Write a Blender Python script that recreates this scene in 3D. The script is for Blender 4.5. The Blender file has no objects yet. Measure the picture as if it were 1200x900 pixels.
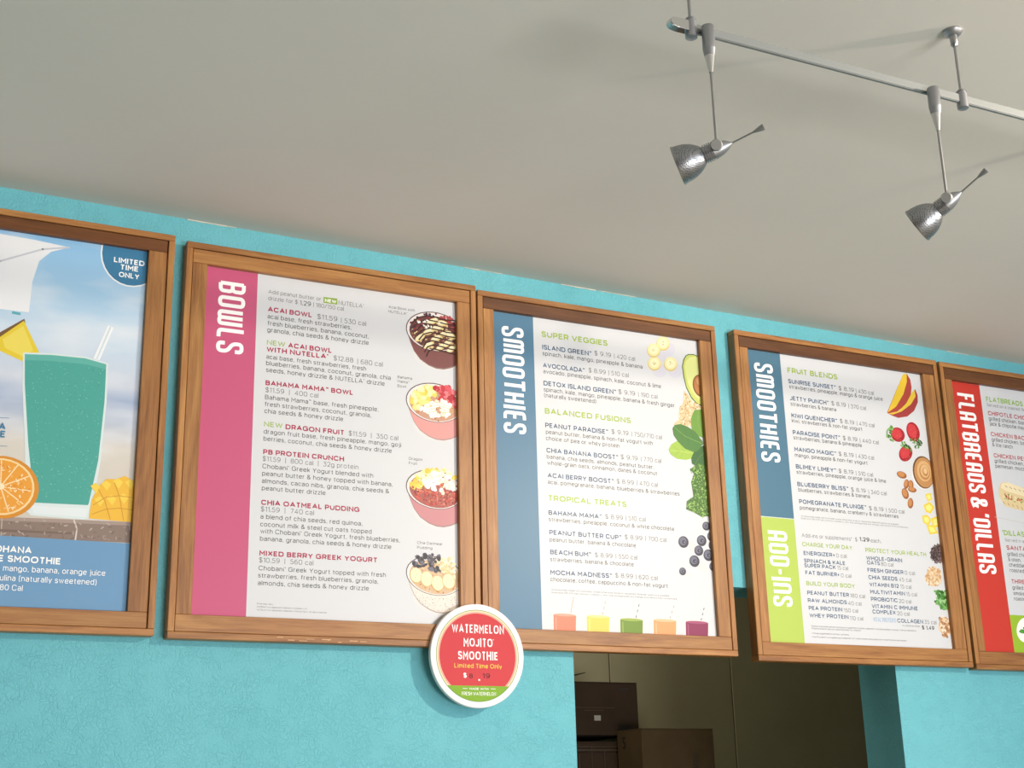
import bpy, bmesh, math, random
from mathutils import Vector, Matrix
from mathutils.geometry import tessellate_polygon

S = bpy.context.scene
COL = S.collection
H = 1.55                      # eye height of the photographer; heights below are given relative to it
R = math.radians

# ------------------------------------------------------------------ camera
cam_d = bpy.data.cameras.new('camera'); cam = bpy.data.objects.new('camera', cam_d); COL.objects.link(cam)
rt = Vector((0.89858708, -0.4381596, -0.02360984)); up = Vector((-0.11166839, -0.28038346, 0.95337049)); fw = Vector((0.42434824, 0.85404993, 0.30087753))
cam.matrix_world = Matrix(((rt.x, up.x, -fw.x, 0), (rt.y, up.y, -fw.y, -2.73), (rt.z, up.z, -fw.z, H), (0, 0, 0, 1)))
cam_d.sensor_fit = 'HORIZONTAL'; cam_d.sensor_width = 36.0; cam_d.lens = 36.0*1602.87/1200.0
cam_d.clip_start = 0.05
S.camera = cam

# ------------------------------------------------------------------ light and exposure
w = bpy.data.worlds.new('world'); S.world = w; w.use_nodes = True
bg = w.node_tree.nodes['Background']; bg.inputs[0].default_value = (0.76, 0.94, 1.20, 1); bg.inputs[1].default_value = 1.1

def lamp(name, kind, loc, target, energy, color=(1, 1, 1), size=0.1, size_y=None, spot=None, blend=0.5):
    d = bpy.data.lights.new(name, kind); d.energy = energy; d.color = color
    if kind == 'AREA':
        d.shape = 'RECTANGLE' if size_y else 'SQUARE'; d.size = size
        if size_y: d.size_y = size_y
    else:
        d.shadow_soft_size = size
    if kind == 'SPOT': d.spot_size = R(spot); d.spot_blend = blend
    o = bpy.data.objects.new(name, d); COL.objects.link(o); o.location = loc
    o.rotation_euler = (Vector(target)-Vector(loc)).to_track_quat('-Z', 'Y').to_euler()
    return o
lamp('key_lamp', 'SPOT', (2.62, -2.2, H+1.14), (0.35, 0, H+0.45), 138, (1.0, 0.87, 0.72), 0.035, spot=128, blend=1.0)
lamp('window_light', 'AREA', (4.2, -6.0, H+0.5), (1.6, 0, H+0.4), 40, (0.92, 0.96, 1.0), 3.0, 1.4)
lamp('ceiling_fill', 'AREA', (1.9, -6.1, 0.5), (0.6, -1.0, H+1.25), 150, (1.0, 0.98, 0.96), 2.0, 0.9)  # added fill aimed upward to brighten the ceiling, stands for no known source
lamp('back_room_lamp', 'SPOT', (1.25, 0.32, H+0.95), (2.2, 1.5, H+0.2), 34, (1.0, 0.93, 0.76), 0.14, spot=112, blend=0.5)

S.view_settings.view_transform = 'Standard'; S.view_settings.look = 'None'
S.view_settings.exposure = 0.09; S.view_settings.gamma = 1.0; S.view_settings.use_curve_mapping = False

# ------------------------------------------------------------------ helpers
def tag(o, label=None, cat=None, group=None, kind=None):
    if label: o['label'] = label
    if cat: o['category'] = cat
    if group: o['group'] = group
    if kind: o['kind'] = kind
    return o
def empty(name, loc, label=None, cat=None, group=None):
    o = bpy.data.objects.new(name, None); o.empty_display_size = 0.05; COL.objects.link(o); o.location = loc
    return tag(o, label, cat, group)
def obj(name, bm, mats, parent=None, loc=(0, 0, 0), smooth=False):
    me = bpy.data.meshes.new(name); bm.to_mesh(me); bm.free()
    for m in (mats if isinstance(mats, (list, tuple)) else [mats]): me.materials.append(m)
    if smooth:
        for p in me.polygons: p.use_smooth = True
    o = bpy.data.objects.new(name, me); COL.objects.link(o); o.location = loc
    if parent: o.parent = parent
    return o
def box(bm, x0, x1, y0, y1, z0, z1):
    v = [bm.verts.new(p) for p in ((x0, y0, z0), (x1, y0, z0), (x1, y1, z0), (x0, y1, z0), (x0, y0, z1), (x1, y0, z1), (x1, y1, z1), (x0, y1, z1))]
    for f in ((3, 2, 1, 0), (4, 5, 6, 7), (0, 1, 5, 4), (1, 2, 6, 5), (2, 3, 7, 6), (3, 0, 4, 7)): bm.faces.new([v[i] for i in f])
    return v
def boxobj(name, x0, x1, y0, y1, z0, z1, mat, parent=None, bevel=0.0):
    """box whose origin is its own centre (relative to the parent)"""
    c = ((x0+x1)/2, (y0+y1)/2, (z0+z1)/2); bm = bmesh.new()
    box(bm, x0-c[0], x1-c[0], y0-c[1], y1-c[1], z0-c[2], z1-c[2])
    if bevel: bmesh.ops.bevel(bm, geom=bm.edges[:], offset=bevel, segments=1, affect='EDGES')
    return obj(name, bm, mat, parent, c)
def lathe(bm, prof, origin, axis, seg=32, mat=0):
    """surface of revolution; prof = (distance along the axis, radius)"""
    a = Vector(axis).normalized(); u = a.orthogonal().normalized(); v = a.cross(u); o = Vector(origin); rings = []
    for s, r in prof:
        if r < 1e-6: rings.append([bm.verts.new(o+a*s)])
        else: rings.append([bm.verts.new(o+a*s+(u*math.cos(2*math.pi*k/seg)+v*math.sin(2*math.pi*k/seg))*r) for k in range(seg)])
    for A, B in zip(rings, rings[1:]):
        for k in range(seg):
            k2 = (k+1) % seg
            if len(A) == 1 and len(B) == 1: continue
            if len(A) == 1: f = bm.faces.new((A[0], B[k], B[k2]))
            elif len(B) == 1: f = bm.faces.new((A[k], B[0], A[k2]))
            else: f = bm.faces.new((A[k], B[k], B[k2], A[k2]))
            f.material_index = mat
    return bm
def lathe_obj(name, prof, origin, axis, mat, parent=None, seg=32):
    bm = lathe(bmesh.new(), prof, (0, 0, 0), axis, seg)
    bmesh.ops.recalc_face_normals(bm, faces=bm.faces[:])
    o = obj(name, bm, mat, parent, origin)
    for p in o.data.polygons: p.use_smooth = True
    try: o.data.set_sharp_from_angle(angle=R(40))
    except Exception: pass
    return o
def lin(h):
    c = [int(h[i:i+2], 16)/255 for i in (0, 2, 4)]
    return tuple((x/12.92 if x <= .04045 else ((x+.055)/1.055)**2.4) for x in c)+(1,)

# ------------------------------------------------------------------ materials
def newmat(name):
    m = bpy.data.materials.new(name); m.use_nodes = True; nt = m.node_tree
    return m, nt, nt.nodes, nt.links, nt.nodes['Principled BSDF']
def coords(N, L, scale=(1, 1, 1), kind='Object'):
    tc = N.new('ShaderNodeTexCoord'); mp = N.new('ShaderNodeMapping'); mp.inputs['Scale'].default_value = scale
    L.new(tc.outputs[kind], mp.inputs[0]); return mp.outputs[0]
def noise(N, L, vec, scale, detail=4, rough=.55):
    n = N.new('ShaderNodeTexNoise'); n.inputs['Scale'].default_value = scale; n.inputs['Detail'].default_value = detail; n.inputs['Roughness'].default_value = rough
    L.new(vec, n.inputs['Vector']); return n
def ramp(N, L, fac, stops):
    r = N.new('ShaderNodeValToRGB'); el = r.color_ramp.elements
    while len(el) < len(stops): el.new(.5)
    for e, (p, c) in zip(el, stops): e.position = p; e.color = lin(c) if isinstance(c, str) else c
    L.new(fac, r.inputs[0]); return r
def bump(N, L, h, b, strength, dist):
    n = N.new('ShaderNodeBump'); n.inputs['Strength'].default_value = strength; n.inputs['Distance'].default_value = dist
    L.new(h, n.inputs['Height']); L.new(n.outputs[0], b.inputs['Normal'])
def simple(name, col, rough=.5, metal=0.0, spec=.5):
    m, nt, N, L, b = newmat(name); b.inputs['Base Color'].default_value = lin(col) if isinstance(col, str) else col
    b.inputs['Roughness'].default_value = rough; b.inputs['Metallic'].default_value = metal; b.inputs['Specular IOR Level'].default_value = spec
    return m
def stucco():
    m, nt, N, L, b = newmat('turquoise_stucco'); v = coords(N, L)
    n1 = noise(N, L, v, 210, 5, .65)
    wn = noise(N, L, v, 30, 2)
    mx = N.new('ShaderNodeMix'); mx.data_type = 'VECTOR'; mx.inputs[0].default_value = .04
    L.new(v, mx.inputs[4]); L.new(wn.outputs['Color'], mx.inputs[5])
    vo = N.new('ShaderNodeTexVoronoi'); vo.feature = 'DISTANCE_TO_EDGE'; vo.inputs['Scale'].default_value = 105; L.new(mx.outputs[1], vo.inputs['Vector'])
    r = ramp(N, L, vo.outputs['Distance'], [(0, (0, 0, 0, 1)), (.10, (1, 1, 1, 1))])
    ms = noise(N, L, v, 22, 3); rm = ramp(N, L, ms.outputs[0], [(.36, (1, 1, 1, 1)), (.52, (0, 0, 0, 1))])
    mxx = N.new('ShaderNodeMath'); mxx.operation = 'MAXIMUM'; L.new(r.outputs[0], mxx.inputs[0]); L.new(rm.outputs[0], mxx.inputs[1])
    ad = N.new('ShaderNodeMath'); ad.operation = 'MULTIPLY_ADD'; ad.inputs[1].default_value = .4; L.new(mxx.outputs[0], ad.inputs[0]); L.new(n1.outputs[0], ad.inputs[2])
    bump(N, L, ad.outputs[0], b, .7, .0021)
    big = noise(N, L, v, 2.2, 3); c = ramp(N, L, big.outputs[0], [(.3, '6abac6'), (.7, '74c2cd')]); L.new(c.outputs[0], b.inputs['Base Color'])
    b.inputs['Roughness'].default_value = .55; b.inputs['Specular IOR Level'].default_value = .3
    return m
def wood(name, axis, dark=False):
    m, nt, N, L, b = newmat(name)
    sc = {'x': (1.3, 14, 14), 'z': (14, 14, 1.3)}[axis]
    tc = N.new('ShaderNodeTexCoord'); oi = N.new('ShaderNodeObjectInfo')
    ad = N.new('ShaderNodeVectorMath'); ad.operation = 'ADD'; L.new(tc.outputs['Object'], ad.inputs[0])
    ml = N.new('ShaderNodeVectorMath'); ml.operation = 'SCALE'; ml.inputs[3].default_value = 37.0
    cb = N.new('ShaderNodeCombineXYZ'); L.new(oi.outputs['Random'], cb.inputs[0]); L.new(oi.outputs['Random'], cb.inputs[1]); L.new(oi.outputs['Random'], cb.inputs[2])
    L.new(cb.outputs[0], ml.inputs[0]); L.new(ml.outputs[0], ad.inputs[1])
    mp = N.new('ShaderNodeMapping'); mp.inputs['Scale'].default_value = sc; L.new(ad.outputs[0], mp.inputs[0])
    n1 = noise(N, L, mp.outputs[0], 2.2, 4, .6); n1.inputs['Distortion'].default_value = 1.2
    mp2 = N.new('ShaderNodeMapping'); mp2.inputs['Scale'].default_value = tuple(q*5 if q > 5 else q*2 for q in sc); L.new(ad.outputs[0], mp2.inputs[0])
    n2 = noise(N, L, mp2.outputs[0], 4, 5, .7)
    mix = N.new('ShaderNodeMath'); mix.operation = 'MULTIPLY_ADD'; mix.inputs[1].default_value = .45; L.new(n2.outputs[0], mix.inputs[0])
    hf = N.new('ShaderNodeMath'); hf.operation = 'MULTIPLY'; hf.inputs[1].default_value = .6; L.new(n1.outputs[0], hf.inputs[0]); L.new(hf.outputs[0], mix.inputs[2])
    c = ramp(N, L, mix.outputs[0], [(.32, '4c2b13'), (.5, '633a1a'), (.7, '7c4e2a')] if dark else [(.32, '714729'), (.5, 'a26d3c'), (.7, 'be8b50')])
    hs = N.new('ShaderNodeHueSaturation'); L.new(c.outputs[0], hs.inputs['Color'])
    vr = N.new('ShaderNodeMapRange'); vr.inputs['To Min'].default_value = .86; vr.inputs['To Max'].default_value = 1.1; L.new(oi.outputs['Random'], vr.inputs['Value']); L.new(vr.outputs[0], hs.inputs['Value'])
    L.new(hs.outputs[0], b.inputs['Base Color'])
    bump(N, L, n2.outputs[0], b, .15, .0006)
    b.inputs['Roughness'].default_value = .42; b.inputs['Specular IOR Level'].default_value = .45
    return m
def cloth_paint(name, c1, c2, scale, bs, bd, rough=.8):
    m, nt, N, L, b = newmat(name); v = coords(N, L); n = noise(N, L, v, scale, 4); c = ramp(N, L, n.outputs[0], [(.35, c1), (.65, c2)])
    L.new(c.outputs[0], b.inputs['Base Color']); n2 = noise(N, L, v, scale*25, 3); bump(N, L, n2.outputs[0], b, bs, bd); b.inputs['Roughness'].default_value = rough
    b.inputs['Specular IOR Level'].default_value = .25
    return m
def sky_print():
    """the printed sea and sky of the seasonal poster (colours of the print itself)"""
    m, nt, N, L, b = newmat('sky_print'); tc = N.new('ShaderNodeTexCoord'); sp = N.new('ShaderNodeSeparateXYZ'); L.new(tc.outputs['Object'], sp.inputs[0])
    mr = N.new('ShaderNodeMapRange'); mr.inputs['From Min'].default_value = -.38; mr.inputs['From Max'].default_value = .38; L.new(sp.outputs[2], mr.inputs['Value'])
    base = ramp(N, L, mr.outputs[0], [(.3, 'd3ccc0'), (.43, 'd9d3ca'), (.50, 'b9c4d6'), (.56, 'a3b5d2'), (.60, 'd0d8e6'), (.72, 'c8dcee'), (.86, 'a3cdec'), (1, '8fc3ec')])
    mp = N.new('ShaderNodeMapping'); mp.inputs['Scale'].default_value = (3, 1, 9); L.new(tc.outputs['Object'], mp.inputs[0])
    n = noise(N, L, mp.outputs[0], 1.5, 3, .45); r = ramp(N, L, n.outputs[0], [(.45, (0, 0, 0, 1)), (.75, (.8, .8, .8, 1))])
    mx = N.new('ShaderNodeMix'); mx.data_type = 'RGBA'; L.new(r.outputs[0], mx.inputs[0]); L.new(base.outputs[0], mx.inputs[6]); mx.inputs[7].default_value = lin('eef2f8')
    L.new(mx.outputs[2], b.inputs['Base Color']); b.inputs['Roughness'].default_value = .4
    return m
def perforated():
    m, nt, N, L, b = newmat('perforated_steel'); v = coords(N, L)
    vo = N.new('ShaderNodeTexVoronoi'); vo.inputs['Scale'].default_value = 420; vo.inputs['Randomness'].default_value = .25; L.new(v, vo.inputs['Vector'])
    r = ramp(N, L, vo.outputs['Distance'], [(.25, '2e3034'), (.42, 'a4a6aa')]); L.new(r.outputs[0], b.inputs['Base Color'])
    rm = ramp(N, L, vo.outputs['Distance'], [(.25, (0, 0, 0, 1)), (.42, (1, 1, 1, 1))]); L.new(rm.outputs[0], b.inputs['Metallic'])
    bump(N, L, vo.outputs['Distance'], b, .4, .0006); b.inputs['Roughness'].default_value = .36
    return m
M = dict(stucco=stucco(), ceil=cloth_paint('ceiling_paint', 'dcd7cf', 'e1dcd4', 1.2, .12, .0008), wx=wood('oak_along', 'x'), wz=wood('oak_upright', 'z'),
         white=simple('poster_paper', 'd7d9dd', .4, 0, .36), backing=simple('backing_board', '2a2622', .8), knob=simple('light_satin_steel', 'a8a7a4', .45, .35), steel=simple('brushed_steel', 'a9a9ab', .34, 1.0),
         satin=simple('satin_steel', 'a3a4a8', .4, .85), rail=simple('rail_grey', '858988', .5, .3), bright=simple('polished_steel', 'd8d8d8', .2, 1.0),
         perf=perforated(), sky=sky_print(), foam=simple('white_foam_board', 'f0eeec', .55), panel=cloth_paint('beige_wall_panel', '9b9274', 'a29a7c', 3, .1, .001, .5),
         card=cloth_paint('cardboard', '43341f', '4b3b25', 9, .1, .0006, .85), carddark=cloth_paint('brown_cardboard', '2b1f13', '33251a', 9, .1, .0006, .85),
         floor=cloth_paint('floor_tile', 'b5a896', 'c0b4a2', 4, .1, .001, .4), tile=simple('floor_tile_piece', 'a39381', .35), wall2=cloth_paint('side_wall_paint', 'cfc8bb', 'd6cfc2', 2, .1, .001),
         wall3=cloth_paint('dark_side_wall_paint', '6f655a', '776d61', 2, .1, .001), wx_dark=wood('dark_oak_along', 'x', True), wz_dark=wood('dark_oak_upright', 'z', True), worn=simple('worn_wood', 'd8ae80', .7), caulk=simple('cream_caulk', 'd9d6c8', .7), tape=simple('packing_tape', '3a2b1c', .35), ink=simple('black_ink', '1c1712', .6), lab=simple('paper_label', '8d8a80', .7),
         shelf=simple('shelf_steel', '77787a', .4, .8))
PM = {}
def pm(hexcol, matt=False):
    if (hexcol, matt) not in PM: PM[hexcol, matt] = simple('print_'+hexcol, hexcol, .6 if matt else .4, 0, .2 if matt else .36)
    return PM[hexcol, matt]

# ------------------------------------------------------------------ the room
def struct(name, bm, mat, loc=(0, 0, 0)):
    return tag(obj(name, bm, mat, None, loc), kind='structure')
OX0, OX1, OZ = 1.493, 2.418, 0.515         # opening to the store room
WT = 0.14
CZ = lambda x: H+1.249-0.0117*(x-0.2)      # ceiling height, it sags slightly to the right
def slab(bm, x0, x1, y0, y1, z0, zt):      # wall piece whose top follows the ceiling
    v = box(bm, x0, x1, y0, y1, z0, 0)
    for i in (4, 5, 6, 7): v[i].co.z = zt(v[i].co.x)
bm = bmesh.new(); top = lambda x: CZ(x)+.002
slab(bm, -3, OX0, 0, WT, 0, top); slab(bm, OX1, 6.5, 0, WT, 0, top); slab(bm, OX0, OX1, 0, WT, H+OZ, top)
struct('wall_back', bm, M['stucco'])
bm = bmesh.new(); v = box(bm, -3, 6.5, -6.6, WT, 0, 0)
for q in v: q.co.z = CZ(q.co.x)+(.12 if v.index(q) > 3 else 0)
struct('ceiling', bm, M['ceil'])
bm = bmesh.new(); box(bm, -3, 6.5, -6.6, 3.0, -.1, 0); fl = struct('floor', bm, M['floor'])
bm = bmesh.new(); slab(bm, -3.12, -3, -6.6, WT, 0, top); struct('wall_left', bm, M['wall3'])
bm = bmesh.new(); slab(bm, 6.5, 6.62, -6.6, WT, 0, top); struct('wall_right', bm, M['wall2'])
bm = bmesh.new(); slab(bm, -3.12, 1.4, -6.72, -6.6, 0, top); struct('front_light_block', bm, M['wall3'])  # unseen dark wall piece, added to hold back daylight from the left
# store room behind the opening
bm = bmesh.new(); box(bm, .2, 5.2, 1.512, 1.6, 0, H+1.2); wb = struct('wall_storeroom_back', bm, M['backing'])
PE = [.2, .92, 1.433, 1.945, 2.457, 2.969, 3.62, 4.4, 5.2]
for x0, x1 in zip(PE, PE[1:]):
    x0 += .0022; x1 -= .0022
    if x1-x0 > .05: boxobj('panel', x0, x1, 1.5, 1.512, .0, H+1.2, M['panel'], wb, .0015)
bm = bmesh.new(); box(bm, .1, .2, WT, 1.6, 0, H+1.2); struct('wall_storeroom_left', bm, M['panel'])
bm = bmesh.new(); box(bm, 5.2, 5.3, WT, 1.6, 0, H+1.2); struct('wall_storeroom_right', bm, M['panel'])
bm = bmesh.new(); box(bm, .1, 5.3, WT, 1.6, H+1.2, H+1.3); struct('ceiling_storeroom', bm, M['wall2'])
# ragged cream caulk bead where wall meets ceiling
random.seed(4); bm = bmesh.new(); x = -2.9
while x < 6.3:
    ln = random.uniform(.02, .12)
    if random.random() < .42:
        n = 5; h = random.uniform(.0010, .0022)
        for i in range(n):
            xa = x+ln*i/n; xb = x+ln*(i+1)/n; zz = CZ(xa)-.0005
            box(bm, xa, xb, -.0022, .0002, zz-h*random.uniform(.5, 1.2), zz)
    x += ln+random.uniform(0, .05)
struct('trim_1', bm, M['caulk'])

# ------------------------------------------------------------------ print tools (flat print on posters)
def clip(poly, rect):
    x0, x1, z0, z1 = rect
    for ax, lim, sg in ((0, x0, 1), (0, x1, -1), (1, z0, 1), (1, z1, -1)):
        out = []
        for i in range(len(poly)):
            a, b = poly[i-1], poly[i]; da, db = sg*(a[ax]-lim), sg*(b[ax]-lim)
            if da >= 0: out.append(a) if not out or out[-1] != a else None
            if (da >= 0) != (db >= 0):
                t = da/(da-db); out.append((a[0]+(b[0]-a[0])*t, a[1]+(b[1]-a[1])*t))
        res = []
        for p in out:
            if not res or abs(p[0]-res[-1][0])+abs(p[1]-res[-1][1]) > 1e-7: res.append(p)
        poly = res
        if len(poly) < 3: return []
    return poly
def addpoly(bm, pts, y, mi, rect=None):
    if rect: pts = clip(list(pts), rect)
    if len(pts) < 3: return
    if sum(pts[i-1][0]*pts[i][1]-pts[i][0]*pts[i-1][1] for i in range(len(pts))) < 0: pts = pts[::-1]
    vs = [bm.verts.new((p[0], y, p[1])) for p in pts]
    if len(pts) == 3 or len(pts) == 4:
        try: f = bm.faces.new(vs); f.material_index = mi
        except ValueError: pass
        return
    for t in tessellate_polygon([[Vector((p[0], p[1], 0)) for p in pts]]):
        try: f = bm.faces.new([vs[i] for i in t]); f.material_index = mi
        except ValueError: pass
def strip(bm, pts, wd, y, mi, rect=None, closed=False):
    n = len(pts)
    for i in range(n if closed else n-1):
        a, b = Vector(pts[i]), Vector(pts[(i+1) % n]); d = b-a
        if d.length < 1e-9: continue
        d.normalize(); nrm = Vector((-d.y, d.x))*wd/2
        addpoly(bm, [tuple(a+nrm), tuple(a-nrm), tuple(b-nrm), tuple(b+nrm)], y, mi, rect)
        if closed or 0 < i:
            q = 6; addpoly(bm, [(a.x+wd/2*math.cos(2*math.pi*k/q+.3), a.y+wd/2*math.sin(2*math.pi*k/q+.3)) for k in range(q)], y, mi, rect)
def ribbon(bm, pts, wd, y, mi, closed=False):
    '''mitred band along a smooth path; creeps towards the viewer so that it may cross itself'''
    n = len(pts); P = [Vector(p) for p in pts]; L_, R_ = [], []
    P = [p for i, p in enumerate(P) if i == 0 or (p-P[i-1]).length > 1e-6]
    if closed and (P[0]-P[-1]).length < 1e-6: P.pop()
    n = len(P)
    for i in range(n):
        a = P[i-1] if (i or closed) else None; b = P[(i+1) % n] if (i < n-1 or closed) else None
        d1 = (P[i]-a).normalized() if a is not None else (b-P[i]).normalized(); d2 = (b-P[i]).normalized() if b is not None else d1
        t = (d1+d2); t = t.normalized() if t.length > 1e-6 else d1
        nr = Vector((-t.y, t.x)); k = wd/2/max(.5, nr.dot(Vector((-d1.y, d1.x))))
        yy = y-2e-6*i
        L_.append(bm.verts.new((P[i].x+nr.x*k, yy, P[i].y+nr.y*k))); R_.append(bm.verts.new((P[i].x-nr.x*k, yy, P[i].y-nr.y*k)))
    for i in range(n if closed else n-1):
        j = (i+1) % n; f = bm.faces.new((L_[i], R_[i], R_[j], L_[j])); f.material_index = mi
        f.normal_update()
        if f.normal.y > 0: f.normal_flip()
def rounded(pts, r, closed=False, seg=6):
    out = []; n = len(pts)
    for i in range(n):
        p = Vector(pts[i])
        if not closed and i in (0, n-1): out.append(tuple(p)); continue
        a, b = Vector(pts[i-1]), Vector(pts[(i+1) % n]); rr = min(r, (a-p).length*.5, (b-p).length*.5)
        s, e = p+(a-p).normalized()*rr, p+(b-p).normalized()*rr
        for k in range(seg+1):
            t = k/seg; out.append(tuple(s*(1-t)**2+p*2*t*(1-t)+e*t*t))
    return out
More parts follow.
